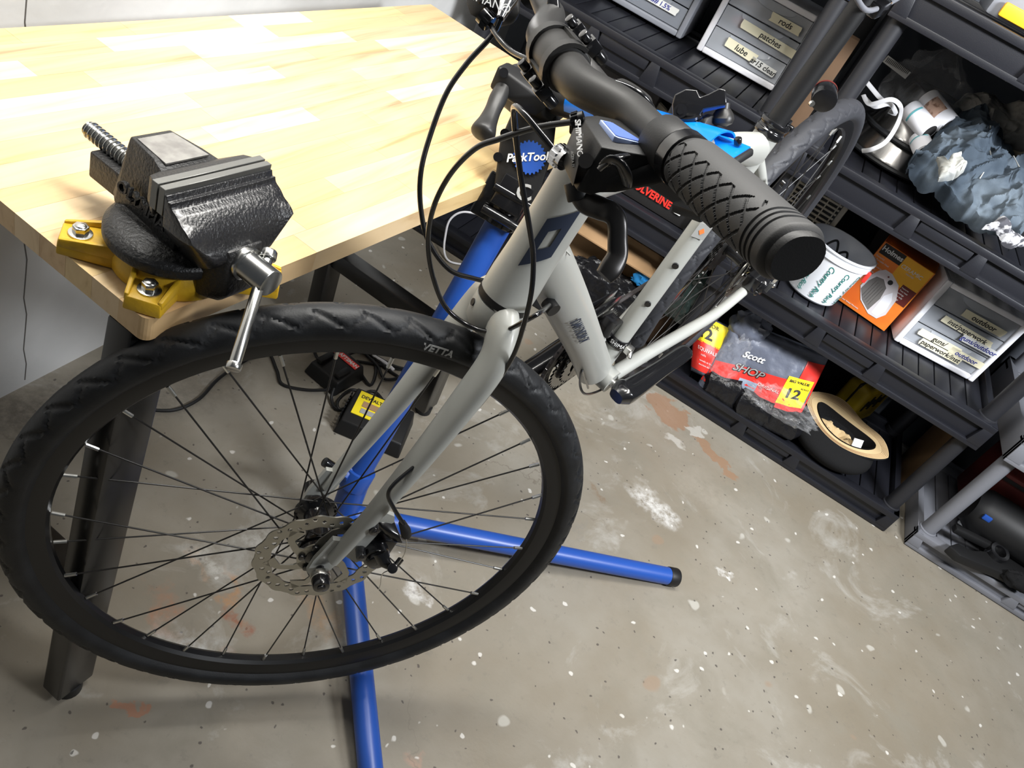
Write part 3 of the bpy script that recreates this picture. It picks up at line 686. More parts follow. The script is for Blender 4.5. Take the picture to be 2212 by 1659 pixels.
m = MB(); pa, pb = mir(1081, 40, -.1), mir(1096, 4, -.115); m.sweep([pa, pa.lerp(pb, .3), pb, pb + (pb - pa)], [.0042, .0055, .0085, .0095], 16); m.build('barrel_adjuster', 'chrome', bike)
# cables
def cable(name, pts, r=.0025, mt='black_gloss', k=8):
    m = MB(); m.sweep(cr(pts, k), r, 10); return m.build(name, mt, bike)
cable('rear_brake_cable', [spx(1081, 42, -.10), spx(1062, 78, -.10), spx(1010, 135, -.095), spx(965, 200, -.085), spx(930, 290, -.07), spx(909, 372, -.055), spx(909, 452, -.045), spx(927, 524, -.035), spx(970, 582, -.03), spx(1025, 602, -.033), spx(1075, 612, -.036)], .00265)
cable('gear_cable', [spx(1237, 263, .105), spx(1160, 275, .085), spx(1079, 300, .065), spx(1025, 322, .05), spx(970, 380, .03), spx(934, 455, .02), spx(925, 531, .012), spx(938, 607, .01), spx(967, 669, .01), spx(1025, 709, .02), spx(1083, 716, .04), spx(1133, 694, .06), spx(1165, 676, .066)] + [bpx(1186, 659, .03)], .0025)
cable('front_brake_cable', [spx(1203, 332, .128), spx(1165, 285, .115), spx(1130, 243, .100), spx(1113, 230, .085), spx(1110, 248, .075), spx(1117, 320, .07), spx(1128, 400, .07), spx(1145, 500, .07), spx(1152, 560, .07), spx(1148, 630, .075), spx(1132, 700, .074), spx(1108, 770, .070), spx(1066, 836, .064), spx(1026, 886, .062), spx(968, 944, .062), spx(900, 1004, .066), spx(853, 1044, .072), spx(839, 1070, .075), spx(852, 1100, .078), spx(872, 1132, .08)], .0025)
cable('gear_cable', [spx(1060, 54, -.106), spx(1075, 80, -.09), spx(1105, 110, -.07), spx(1150, 132, -.04), spx(1210, 158, -.02), spx(1270, 168, .0), spx(1330, 178, .02), spx(1385, 204, .03), spx(1412, 240, .03), spx(1414, 275, .03), spx(1400, 300, .02)], .0025)
# ---- fork (turned with the bars)
m = MB()
m.revolve([(0, -.002), (.0285, -.002), (.029, -.012), (.027, -.03), (.02, -.038), (0, -.04)], V(CW), Sd(0, 1, 0), 32)
for sg in (1, -1):
    pts = [S(.0, -.008, .012 * sg), S(.0, -.018, .034 * sg), S(-.001, -.045, .0485 * sg), S(.004, -.10, .0525 * sg), S(.014, -.19, .055 * sg), S(.028, -.29, .0575 * sg), S(.042, -.375, .0585 * sg)]
    m.sweep(cr(pts, 6), crs([(.022, .016), (.0235, .015), (.0235, .0135), (.022, .013), (.0185, .0115), (.014, .0095), (.011, .0075)], 6), 22, up=Sd(1, 0, 0) * -1)
    o = S(.0415, -.375, .0555 * sg)
    m.prism([(-.016, .03), (.012, .03), (.02, -.012), (.0205, -.034), (.011, -.043), (.001, -.041), (-.006, -.03), (-.012, .0)], o - Sd(0, 0, 1) * 0, Sd(1, 0, 0), Sd(0, 1, 0), .0065 * (1))
    if sg == 1:   # caliper mount
        o2 = S(.03, -.31, .056)
        m.prism([(0, .03), (-.03, .022), (-.034, .012), (-.026, .0), (-.018, -.05), (-.03, -.058), (-.02, -.07), (.0, -.06), (.008, -.02)], o2, Sd(1, 0, 0), Sd(0, 1, 0), .006)
fork = m.build('fork', 'frame_paint', bike, angle=45)
m = MB(); p = spx(1020, 868, .066); m.box(p, (.008, .01, .006), frame(Sd(0, 1, 0), Sd(0, 0, 1))); m.build('cable_guide', 'black_gloss', fork, bevel=.001)
m = MB(); p = S(.029, -.012, .0); m.cyl(p - Sd(.008, 0, 0), p + Sd(.001, 0, 0), .004, n=14); m.build('fender_hole', 'black_print', fork)

# ---- wheels
def wheel(T, name, rotor, rub):
    """T maps wheel coordinates (x,z in the wheel plane, y to the rider's left) to the world"""
    W4 = T; mp = lambda x, y, z: W4 @ V((x, y, z)); ax = (W4.to_3x3() @ V((0, 1, 0))).normalized(); xd = W4.to_3x3() @ V((1, 0, 0)); o = mp(0, 0, 0)
    m = MB(); m.revolve([(.2955, -.004), (.2955, .004), (.299, .0085), (.309, .0118), (.318, .0125), (.3185, .0108), (.313, .0095), (.313, -.0095), (.3185, -.0108), (.318, -.0125), (.309, -.0118), (.299, -.0085)], o, ax, 128, xd, closed=True)
    rim = m.build('wheel', 'black_rim', bike, angle=25)
    N, K = 900, 34; prof = []
    vs = []; fs = []; nb = 46
    for i in range(N):
        th = 2 * PI * i / N
        for k in range(K):
            ph = -2.35 + 4.7 * k / (K - 1); a = abs(ph); r, yy = .0205, .0205
            sd = 1 if ph > 0 else -1; s1 = (nb * i / N + (0 if sd > 0 else .5) - a * .75) % 1; s2 = (nb * i / N + (0 if sd > 0 else .5) + a * .55 + .35) % 1
            dd = 0
            if .22 < a < 1.2 and s1 < .2: dd = .0021
            elif .62 < a < 1.32 and s2 < .15: dd = .0015
            elif .10 < a < .16: dd = .0008
            elif .2 < a < .6 and .3 < s1 < .75: dd = .0003 * (int(i) % 2)
            if a > 1.35 and abs(a - 1.4) < .06: dd = .0004
            R_ = .3305 + (r - dd) * math.cos(ph); Y_ = (yy - dd) * math.sin(ph)
            if a > 1.9: Y_ *= 1 - .25 * (a - 1.9) / .45
            vs.append(mp(R_ * math.cos(th), Y_, R_ * math.sin(th)))
        j = (i + 1) % N
        for k in range(K - 1): fs.append((i * K + k, i * K + k + 1, j * K + k + 1, j * K + k))
    m = MB(); m.add(vs, fs); tire = m.build('tire', rub, rim)
    # hub
    m = MB(); fl = [(.0, -.05), (.012, -.05), (.012, -.046), (.016, -.04), (.016, -.036), (.0275, -.0345), (.0275, -.0305), (.016, -.026), (.0145, 0), (.017, .022), (.0275, .026), (.0275, .030), (.018, .0335), (.018, .042), (.012, .045), (.012, .05), (0, .05)]
    m.revolve(fl, o, ax, 40); m.cyl(mp(0, -.068, 0), mp(0, .068, 0), .0048, n=16); m.build('hub', 'black_gloss', rim)
    sm = None; nm = None
    for i in range(32):
        side = 1 if i % 2 else -1; a = 2 * PI * i / 32 + .06; lead = 1 if (i // 2) % 2 else -1
        ha = a + lead * 1.18; hp = V((.0245 * math.cos(ha), side * .0285, .0245 * math.sin(ha))); rp = V((.2945 * math.cos(a), side * .0025, .2945 * math.sin(a)))
        d = rp - hp; L = d.length
        if sm is None:
            mm = MB(); mm.cyl(V((0, 0, 0)), V((0, 0, 1)), .00105, n=7); so = mm.build('spoke', 'spoke_black', None, loc=(0, 0, 0)); sm = so.data; bpy.data.objects.remove(so)
            mm = MB(); mm.cyl(V((0, 0, 0)), V((0, 0, .0135)), .0022, n=8); so = mm.build('n', 'nipple', None, loc=(0, 0, 0)); nm = so.data; bpy.data.objects.remove(so)
        q = d.to_track_quat('Z', 'Y').to_matrix().to_4x4()
        inst(sm, 'spoke', rim, W4 @ Matrix.Translation(hp) @ q @ Matrix.Scale(L, 4, V((0, 0, 1))))
        inst(nm, 'spoke_nipple', rim, W4 @ Matrix.Translation(hp + d * (1 - .0135 / L)) @ q)
    if rotor:
        m = MB(); yr = .0405; n = 240; th = .0019
        holes = []
        for k in range(48):
            a = 2 * PI * k / 48; rr = (.0695, .0735, .0768)[k % 3]; holes.append((rr * math.cos(a), rr * math.sin(a), .0026))
        rot_mesh(m, mp, yr, th, holes)
        rt = m.build('brake_rotor', 'rotor_steel', rim, smooth=True, angle=30)
        for k in range(6):
            a = 2 * PI * k / 6 + .3; m = MB(); m.cyl(mp(.022 * math.cos(a), yr, .022 * math.sin(a)), mp(.022 * math.cos(a), yr + .0045, .022 * math.sin(a)), .0044, n=14); m.build('rotor_bolt', 'black_gloss', rim, bevel=.0008)
        m = MB(); m.revolve([(.0, .034), (.027, .034), (.027, .0395), (0, .0395)], o, ax, 32); m.build('rotor_flange', 'black_gloss', rim)
    return rim, tire
def rot_mesh(m, mp, y, th, holes):
    # brake band: polar grid with the vent holes left open, plus six curved arms and a centre spider
    NA, NR = 720, 18; rows = [.0588 + .0192 * k / NR for k in range(NR + 1)]; nl = NR + 1
    hc = [(2 * PI * h / 42, (.0632, .0684, .0735, .0684)[h % 4]) for h in range(42)]
    vs = []; fs = []; q = lambda i, k, s: ((i % NA) * nl + k) * 2 + s
    for i in range(NA):
        a = 2 * PI * i / NA
        for k in range(nl):
            r = rows[k] + (.0016 * math.cos(16 * a) if k == NR else .001 * math.cos(16 * a) if k == 0 else 0)
            vs += [mp(r * math.cos(a), y + th / 2, r * math.sin(a)), mp(r * math.cos(a), y - th / 2, r * math.sin(a))]
    op = {}
    for i in range(NA):
        a = 2 * PI * (i + .5) / NA; h0 = int(round(a / (2 * PI) * 42))
        for k in range(NR):
            r = (rows[k] + rows[k + 1]) / 2; o_ = False
            for h in (h0 - 1, h0, h0 + 1):
                ha, hr_ = hc[h % 42]; d = (a - ha + PI) % (2 * PI) - PI
                if (d * r) ** 2 + (r - hr_) ** 2 < .0028 ** 2: o_ = True
            op[(i, k)] = o_
    for i in range(NA):
        for k in range(NR):
            if op[(i, k)]: continue
            fs += [(q(i, k, 0), q(i + 1, k, 0), q(i + 1, k + 1, 0), q(i, k + 1, 0)), (q(i, k + 1, 1), q(i + 1, k + 1, 1), q(i + 1, k, 1), q(i, k, 1))]
            for ii, a_, b_ in (((i, k - 1), (i, k), (i + 1, k)), ((i, k + 1), (i, k + 1), (i + 1, k + 1)), (((i - 1) % NA, k), (i, k), (i, k + 1)), (((i + 1) % NA, k), (i + 1, k), (i + 1, k + 1))):
                if ii in op and not op[ii]: continue
                fs.append((q(*a_, 0), q(*b_, 0), q(*b_, 1), q(*a_, 1)))
    m.add(vs, fs)
    for k in range(6):
        a = 2 * PI * k / 6
        pts = [(.019 * math.cos(a - .55), .019 * math.sin(a - .55)), (.034 * math.cos(a - .42), .034 * math.sin(a - .42)), (.05 * math.cos(a - .2), .05 * math.sin(a - .2)), (.0605 * math.cos(a + .08), .0605 * math.sin(a + .08))]
        wd = [.009, .0045, .0042, .0085]; L_, R_ = [], []
        for i, (x, z) in enumerate(pts):
            b = pts[min(i + 1, 3)]; c = pts[max(i - 1, 0)]; dx, dz = b[0] - c[0], b[1] - c[1]; l = math.hypot(dx, dz); nx, nz = -dz / l, dx / l
            L_.append((x + nx * wd[i], z + nz * wd[i])); R_.append((x - nx * wd[i], z - nz * wd[i]))
        vs = [mp(x, y + th / 2, z) for x, z in L_ + R_] + [mp(x, y - th / 2, z) for x, z in L_ + R_]
        fs = []
        for i in range(3): fs += [(i, i + 1, 5 + i, 4 + i), (8 + 4 + i, 8 + 5 + i, 8 + i + 1, 8 + i), (i, 8 + i, 8 + i + 1, i + 1), (4 + i, 5 + i, 13 + i, 12 + i)]
        m.add(vs, fs)
    pr = [(.0155, y - th / 2), (.0275, y - th / 2), (.0275, y + th / 2), (.0155, y + th / 2)]
    W = mp(0, 0, 0); m.revolve(pr, W, (mp(0, 1, 0) - W), 48, closed=True)
TF = Matrix.Identity(4)
for i in range(3):
    for j in range(3): TF[i][j] = MS_[i, j]
hubw = MS_ @ (HUBF - CROWN) + CW
for i in range(3): TF[i][3] = hubw[i]
TR = Matrix.Identity(4); hr = MB_ @ HUBR + OB
for i in range(3):
    for j in range(3): TR[i][j] = MB_[i, j]
    TR[i][3] = hr[i]
rimF, tireF = wheel(TF, 'front', True, 'rubber')
rimR, tireR = wheel(TR, 'rear', True, 'rubber_rear')
def torus_pt(T, th, ph, r=.0212): R_ = .3305 + r * math.cos(ph); return T @ V((R_ * math.cos(th), r * math.sin(ph), R_ * math.sin(th)))
def tire_warp(th0, ph0): return lambda x, y, z: torus_pt(TF, th0 + x / .33, ph0 - y / .0205, .0207 + z)
text('VETTA', 'sidewall_lettering', rimF, .012, (0, 0, 0), (1, 0, 0), (0, 1, 0), 'grey_print', extrude=.0002, warp=tire_warp(math.radians(111), 1.62), bold=.0004)
# axle nuts, caliper
m = MB(); p = S(.0478, -.402, .062); d = Sd(0, 0, 1); m.cyl(p, p + d * .008, .0125, n=24); m.build('axle_washer', 'steel', bike, bevel=.0008)
m = MB(); m.cyl(p + d * .008, p + d * .02, .0118, .0098, 24); m.cyl(p + d * .0195, p + d * .0225, .0055, n=6); ql = m.build('skewer_nut', 'black_gloss', bike, bevel=.001)
m = MB(); p2 = S(.0478, -.402, -.062); m.cyl(p2, p2 - d * .018, .0125, n=20); q2 = [p2 - d * .015, p2 - d * .02 + Sd(-.012, .012, 0), p2 - d * .016 + Sd(-.022, .04, 0), p2 - d * .012 + Sd(-.026, .062, 0)]; m.sweep(cr(q2, 5), [(.007, .004)] * 16, 12); m.build('skewer_lever', 'black_gloss', bike)
# caliper body on the left blade
m = MB(); cb = spx(818, 1180, .055); fx, ux, yx = Sd(1, 0, 0), Sd(0, 1, 0), Sd(0, 0, 1); FR = Matrix((fx, ux, yx)).transposed()
m.box(cb + fx * -.004 + ux * -.012 - yx * .014, (.034, .046, .026), FR); m.cyl(cb + yx * -.012 + ux * -.01, cb + yx * .012 + ux * -.01, .0165, n=24); m.cyl(cb + yx * .01 + ux * -.01, cb + yx * .018 + ux * -.01, .0135, .012, 24)
cal = m.build('brake_caliper', 'black_gloss', bike, bevel=.002)
m = MB(); m.hull([spx(803, 1105, .045), spx(845, 1108, .045), spx(848, 1128, .05), spx(826, 1140, .062), spx(800, 1130, .05), spx(865, 1160, .068), spx(872, 1176, .07), spx(850, 1172, .068), spx(815, 1120, .03), spx(845, 1120, .03)]); m.build('caliper_bracket', 'black_gloss', cal, bevel=.002)
m = MB(); m.sweep([spx(822, 1195, .074), spx(830, 1215, .08), spx(850, 1228, .083), spx(866, 1208, .08)], [(.009, .003), (.008, .003), (.006, .003), (.004, .003)], 12); m.build('actuating_arm', 'black_gloss', cal)
m = MB(); m.cyl(spx(848, 1228, .08), spx(848, 1228, .092), .0062, n=16); m.build('cable_anchor_bolt', 'black_gloss', cal, bevel=.001)
m = MB(); m.sweep([spx(868, 1128, .078), spx(876, 1145, .08), spx(878, 1156, .08)], [.0042, .0062, .006], 14); m.build('cable_stop', 'black_matte', cal)
for a in ((808, 1144, .07), (780, 1200, .068)):
    m = MB(); p = spx(*a); m.cyl(p - yx * .01, p + yx * .004, .0062, n=16); m.cyl(p + yx * .004, p + yx * .005, .0035, n=6); m.build('mount_bolt', 'black_gloss', cal, bevel=.001)
m = MB(); m.sweep(cr([spx(877, 1160, .08), spx(878, 1180, .081), spx(872, 1200, .082), spx(856, 1222, .084)], 4), .0007, 6); m.sweep(cr([spx(846, 1230, .088), spx(826, 1240, .088), spx(822, 1262, .088), spx(818, 1274, .088)], 4), .0007, 6); m.build('inner_cable', 'nipple', cal)

# ---- seatpost, saddle, cranks, drivetrain, rear brake
m = MB(); m.sweep([B(*(SD * t)) for t in (.46, .56, .70)], .0145, 24); m.sweep([B(*(SD * t)) for t in (.548, .70)], .0138, 24); m.build('seatpost', 'black_matte', bike)
m = MB(); m.revolve([(.0155, .478), (.0225, .478), (.0225, .486), (.0205, .488), (.0205, .492), (.0225, .494), (.0225, .5), (.0155, .5)], B(0, 0, 0), Bd(*SD), 32); q = SD * .489
m.box(B(*q) + Bd(-.026, 0, 0), (.014, .026, .02), R_ if False else Matrix((Bd(1, 0, 0), Bd(0, 1, 0), Bd(0, 0, 1))).transposed())
m.cyl(B(*q) + Bd(-.03, -.018, 0), B(*q) + Bd(-.03, .02, 0), .005, n=14); m.build('seat_clamp', 'black_gloss', bike, bevel=.0008)
m = MB(); p = bpx(1776, 212, .012); m.cyl(p + Bd(-.02, -.006, .0), p + Bd(.004, .006, 0), .0185, n=28); rl = m.build('rear_reflector', 'black_gloss', bike, bevel=.002)
m = MB(); m.revolve([(.0, .0), (.0185, .0), (.0185, .003), (0, .003)], p + Bd(-.02, -.006, 0), Bd(-1, -.45, 0), 28); m.build('red_lens', 'maroon', rl)
m = MB(); q = bpx(1752, 222, .03); m.cyl(q, q + Bd(.5, .8, 0) * .004, .004, n=14); m.build('screw', 'nipple', rl)
m = MB(); secs = []
sb = SD * .725
for i in range(15):
    t = i / 14; x = .155 - .275 * t; wd = .018 + .055 * max(0, (t - .3) / .7) ** 1.3 + .004 * t; zt = .012 - .012 * math.sin(PI * t * .9) + .012 * t
    dr = .02 + .02 * t
    secs.append([B(*(sb + np.array([x, wd * math.cos(a), zt + (.010 * math.sin(a) if math.sin(a) > 0 else dr * math.sin(a))]))) for a in [2 * PI * k / 16 for k in range(16)]])
loft(m, secs); sdl = m.build('saddle', 'black_fabric', bike)
m = MB()
for sg in (1, -1): m.sweep(cr([B(*(sb + np.array([x, sg * y, z]))) for x, y, z in ((.12, .01, -.012), (.06, .02, -.04), (0, .022, -.045), (-.05, .022, -.042), (-.1, .035, -.014))], 5), .0035, 10)
m.build('saddle_rail', 'grey_plastic', bike)
m = MB(); m.box(B(*(sb + np.array([0, 0, -.048]))), (.04, .055, .02), Matrix((Bd(1, 0, 0), Bd(0, 1, 0), Bd(0, 0, 1))).transposed()); m.build('seatpost_head', 'black_gloss', bike, bevel=.004)
# crank arm (left), spindle, rings
m = MB(); m.cyl(B(0, .036, 0), B(0, .062, 0), .0085, n=20); m.build('crank_spindle', 'steel', bike)
ca_ = [B(0, .066, 0), bpx(1420, 820, .068), bpx(1490, 752, .071)]
cdir = (V((-.9, 0, .05))).normalized()
for sg in (1, -1):
    m = MB(); e = V((-.17 * sg, .078 * sg, .0095 * sg)); pts = [V((.018 * sg, .06 * sg, -.001 * sg)), V((0, .062 * sg, 0)), V((-.02 * sg, .067 * sg, .001 * sg)), V((-.1 * sg, .073 * sg, .0055 * sg)), e, e + V((-.014 * sg, .002 * sg, 0))]
    m.sweep([B(*p) for p in cr(pts, 4)], crs([(.014, .012), (.023, .018), (.021, .0155), (.0165, .012), (.0165, .010), (.011, .008)], 4), 18, up=Bd(0, 0, 1), power=2.8)
    cr_ = m.build('crank_arm', 'black_gloss', bike)
    if sg > 0:
        m = MB(); m.cyl(B(0, .07, 0), B(0, .0795, 0), .011, n=20); m.build('dust_cap', 'black_matte', cr_)
        text('SAMOX', 'lettering', cr_, .01, B(-.075, .082, .004), Bd(-1, .06, .05), Bd(0, 0, 1), 'grey_print')
def toothed(m, r, teeth, y, th, inner):
    n = teeth * 4; k = 0; vs = []
    for s in (th / 2, -th / 2):
        for rr in (0, 1):
            for i in range(n):
                a = 2 * PI * i / n; q = inner if rr == 0 else r + (.004 if i % 4 in (1, 2) else -.001); vs.append((q * math.cos(a), y + s, q * math.sin(a)))
    f = []
    for i in range(n):
        j = (i + 1) % n; f += [(i, j, n + j, n + i), (2 * n + i, 3 * n + i, 3 * n + j, 2 * n + j), (n + i, n + j, 3 * n + j, 3 * n + i), (i, 2 * n + i, 2 * n + j, j)]
    return vs, f
for rr, tt_, yy, inn in ((.0975, 48, -.048, .076), (.077, 38, -.041, .05), (.057, 28, -.034, .036)):
    vs, f = toothed(None, rr, tt_, yy, .003, inn); m = MB(); m.add([B(*v) for v in vs], f)
    for k in range(4):
        a = PI / 2 * k + .5; m.bar(B(.016 * math.cos(a), yy - .004, .016 * math.sin(a)), B((inn + .008) * math.cos(a), yy, (inn + .008) * math.sin(a)), .016, .006, up=Bd(0, 1, 0))
    m.build('chainring', 'black_gloss', bike)
m = MB(); rc = .036
cs_ = []
for rr, yy in ((.056, -.022), (.052, -.0255), (.048, -.029), (.043, -.0325), (.038, -.036), (.033, -.0395), (.029, -.043), (.025, -.0465)):
    vs, f = toothed(None, rr, int(rr * 480), yy, .0018, .018); m.add([TR @ V(v) for v in vs], f)
m.build('cassette', 'black_alloy', bike, smooth=False)
# chain loop
lp = []
c0, c1 = V((0, -.048, 0)), V((HUBR[0], -.033, HUBR[2]))
for k in range(14): a = -PI / 2 + PI * k / 13; lp.append(c0 + V((.098 * math.cos(a), 0, .098 * math.sin(a))))
for k in range(10): a = PI / 2 + PI * k / 9 * .9; lp.append(c1 + V((.044 * math.cos(a), 0, .044 * math.sin(a))))
lp += [c1 + V((.0, -.006, -.06)), c1 + V((.045, -.006, -.085)), c1 + V((.05, -.006, -.125)), c1 + V((.085, -.006, -.14))]
m = MB(); m.sweep([B(*p) for p in cr(lp, 6, True)], [(.0034, .0042)] * (len(lp) * 6), 6, up=Bd(0, 1, 0), closed=True); m.build('chain', 'lamp_dark', bike)
m = MB(); dq = c1 + V((.02, -.008, -.06))
m.hull([B(*(c1 + V(v))) for v in ((0, -.005, -.02), (.01, -.02, -.02), (.035, -.014, -.08), (.05, -.004, -.08), (.07, -.012, -.145), (.085, -.004, -.14), (.1, -.01, -.12))]); m.build('rear_derailleur', 'black_gloss', bike, bevel=.003)
for q in (c1 + V((.045, -.008, -.085)), c1 + V((.088, -.008, -.132))):
    vs, f = toothed(None, .019, 11, 0, .003, .004); m = MB(); m.add([B(*(q + V(v))) for v in vs], f); m.build('jockey_wheel', 'black_matte', bike)
# front derailleur with band
m = MB(); t0 = SD * .072
m.revolve([(.0168, -.009), (.0205, -.009), (.0205, .009), (.0168, .009)], B(*t0), Bd(*SD), 32, closed=True); fd_ = m.build('front_derailleur', 'black_gloss', bike, bevel=.0008)
text('SHIMANO', 'lettering', fd_, .0105, (0, 0, 0), (1, 0, 0), (0, 1, 0), 'white_print', extrude=.0002, warp=(lambda x, y, z: B(*(t0 + SD * (y))) + (Bd(.8, .0, .22).normalized() * math.cos(.85 + x / .0205) + Bd(0, 1, 0) * math.sin(.85 + x / .0205)) * (.0209 + z)))
m = MB(); m.box(B(*t0) + Bd(.002, .026, 0), (.014, .012, .014), R_ if False else Matrix((Bd(1, 0, 0), Bd(0, 1, 0), Bd(0, 0, 1))).transposed()); m.cyl(B(*t0) + Bd(.002, .03, 0), B(*t0) + Bd(.012, .036, -.006), .0045, n=12); m.build('band_bolt', 'steel', fd_, bevel=.001)
m = MB()
m.box(B(*t0) + Bd(.02, -.02, .03), (.03, .026, .03), Matrix((Bd(1, 0, .3), Bd(0, 1, 0), Bd(-.3, 0, 1))).transposed()); m.box(B(*t0) + Bd(.01, -.045, .045), (.09, .003, .03), Matrix((Bd(1, 0, .1).normalized(), Bd(0, 1, 0), Bd(-.1, 0, 1).normalized())).transposed()); m.box(B(*t0) + Bd(.01, -.058, .045), (.09, .003, .03), Matrix((Bd(1, 0, .1).normalized(), Bd(0, 1, 0), Bd(-.1, 0, 1).normalized())).transposed())
m.build('derailleur_cage', 'black_gloss', fd_, bevel=.002)
# rear caliper
p = B(-.385, .06, .12); m = MB(); Rb = Matrix((Bd(1, 0, 0), Bd(0, 1, 0), Bd(0, 0, 1))).transposed()
p = bpx(1632, 605, .07); m.box(p, (.04, .03, .034), Rb); m.cyl(p + Bd(0, .01, 0), p + Bd(0, .026, 0), .017, n=22); m.box(p + Bd(-.02, .0, .014), (.026, .02, .014), Rb); m.cyl(p + Bd(.014, .014, -.012), p + Bd(.014, .022, -.012), .006, n=14)
rcb = m.build('rear_brake_caliper', 'black_gloss', bike, bevel=.003)
m = MB(); m.bar(p + Bd(-.005, .028, -.01), p + Bd(-.022, .03, .022), .006, .003); m.ball(p + Bd(-.024, .03, .0), .0055, 10); m.build('caliper_bolts', 'nipple', rcb)
# bare cables along the down tube and the loop under the shell
for dy in (-.012, .012):
    m = MB(); m.sweep([B(.345, dy, .395), B(.02, dy * .6, -.024)], .0008, 6); m.build('inner_cable', 'nipple', bike)
cable('gear_cable', [B(.03, .012, -.02), bpx(1258, 800, .014), bpx(1253, 830, .02), bpx(1262, 850, .03), bpx(1285, 848, .03), B(-.02, .03, -.028), B(-.06, .036, -.004)], .0022)

# ------------------------------------------------------------------ bicycle repair stand
stand = thing('repair_stand', 'blue and black bicycle repair stand clamping the bicycle top tube', 'repair stand', at(727, 1157, 2, 0))
base_ = at(735, 1140, 2, .03); col = at(765, 1040, 2, .15)
_tt = [B(*p) for p in cr([V((.375, 0, .562)), V((.2, 0, .527)), V((0, 0, .478)), V((-.118, 0, .437))], 40)]
JP = min(_tt, key=lambda q: ((lambda v: abs(v[0] / v[2] * FPX + CX - 1560))(RM.T @ (np.array(q) - CAM))))
J1 = V(CAM) + V(ray(1553, 320)).normalized() * ((JP - V(CAM)).length - .075)
metric(); HD_ = at(1138, 196, 1, 1.155)
pt = at(1085, 470, 1, 1.085)
pd = (pt - col).normalized()
m = MB(); m.sweep([col, pt + pd * .01], .0215, 28); pole = m.build('pole', 'blue_paint', stand)
m = MB(); m.sweep([base_ - V((0, 0, .0)), base_.lerp(col, .5), col + pd * .02], .0255, 28); m.build('lower_tube', 'blue_paint', stand)
m = MB(); m.sweep([col - pd * .008, col + pd * .03], .0285, 28); cl = m.build('collar', 'blue_paint', stand, bevel=.001)
q = at(735, 1020, 2, .17); m = MB(); m.bar(col + (q - col) * .6, q + (q - col) * .3, .02, .016); m.cyl(q, q + (q - col) * 1.1, .009, n=14); m.build('clamp_bolt', 'black_gloss', cl, bevel=.001)
m = MB(); m.bar(at(742, 1035, 2, .17), at(765, 1005, 2, .18), .012, .02); m.build('collar_ear', 'blue_paint', cl, bevel=.002)
for (a, b_) in (((745, 1180), (806, 1720)), ((840, 1155), (1452, 1246))):
    p0, p1 = at(a[0], a[1], 2, .075), at(b_[0], b_[1], 2, .021); p0 = base_ + V((0, 0, .05)) if False else p0
    d = (p1 - p0).normalized(); s0 = base_ + V((0, 0, .045))
    m = MB(); m.sweep([s0, p1], .0195, 24); lg = m.build('leg', 'blue_paint', stand)
    d = (p1 - s0).normalized(); m = MB(); m.cyl(p1 - d * .014, p1 + d * .012, .0212, n=24); m.build('end_cap', 'black_matte', lg, bevel=.003)
m = MB(); m.hull([base_ + V(v) for v in ((-.03, -.03, -.028), (.03, -.035, -.028), (.035, .03, -.028), (-.02, .035, -.028), (-.026, -.02, .05), (.03, -.02, .05), (.03, .02, .06), (-.02, .026, .06))]); m.build('leg_hub', 'black_matte', stand, bevel=.004)
# clamping collar at the top of the pole, casting with the badge
hp = at(1096, 440, 1, 1.09); tc_ = V(CAM); vdir = (tc_ - hp); vdir = (vdir - pd * vdir.dot(pd)).normalized(); sd_ = pd.cross(vdir).normalized()
m = MB(); m.sweep([hp - pd * .035, hp + pd * .045], .031, 28); m.box(hp + sd_ * -.03 + vdir * .012, (.03, .03, .07), Matrix((sd_, vdir, pd)).transposed()); m.box(hp + vdir * .03 + pd * .02, (.05, .02, .05), Matrix((sd_, vdir, pd)).transposed())
ccl = m.build('pole_clamp', 'black_gloss', stand, bevel=.003)
for t in (.02, -.018): m = MB(); m.cyl(hp + vdir * .035 + pd * t - sd_ * .03, hp + vdir * .035 + pd * t + sd_ * .045, .0075, n=14); m.build('clamp_bolt', 'black_gloss', ccl, bevel=.001)
top = at(1160, 225, 1, 1.14); low = at(1118, 400, 1, 1.09); cd = (top - low).normalized()
v2 = (tc_ - low); v2 = (v2 - cd * v2.dot(cd)).normalized(); s2 = cd.cross(v2).normalized()
m = MB(); Rc = Matrix((s2, v2, cd)).transposed()
m.hull([low + s2 * a + v2 * b + cd * c for a, b, c in ((-.032, -.03, -.02), (.036, -.03, -.03), (-.034, .026, -.01), (.034, .026, -.03), (-.042, .02, .055), (.04, .03, .06), (-.03, -.03, .13), (.03, -.03, .13), (-.026, .026, .13), (.03, .026, .13))])
cast = m.build('head_casting', 'black_matte', stand, bevel=.005)
for a, b, c in ((-.038, .022, .03), (-.036, .022, .065)):
    m = MB(); p = low + s2 * a + v2 * b + cd * c; m.cyl(p - v2 * .004, p + v2 * .009, .007, n=16); m.build('screw', 'black_gloss', cast)
bc = at(1149, 323, 1, 1.0); bc = low + s2 * ((bc - low).dot(s2)) + cd * ((bc - low).dot(cd)) + v2 * .031
er = RM[:, 0]; er = V(er); er = (er - v2 * er.dot(v2)).normalized(); eu = v2.cross(er)
m = MB(); n = 96; vs = [bc + v2 * .0012] + [bc + (er * math.cos(2 * PI * i / n) + eu * math.sin(2 * PI * i / n)) * (.0235 + .0014 * (1 if i % 4 < 2 else -1)) + v2 * .0012 for i in range(n)]
m.add(vs, [(0, 1 + i, 1 + (i + 1) % n) for i in range(n)]); bdg = m.build('badge', 'blue_paint', cast)
text('ParkTool', 'lettering', bdg, .0165, bc + v2 * .002 - er * .004, er + eu * .05, eu, 'white_print', extrude=.0004, shear=.25, bold=.0004)
m = MB(); m.revolve([(.0, .026), (.016, .026), (.016, .0275), (.0, .0275)], low + s2 * .018 + cd * -.005, v2, 28); 
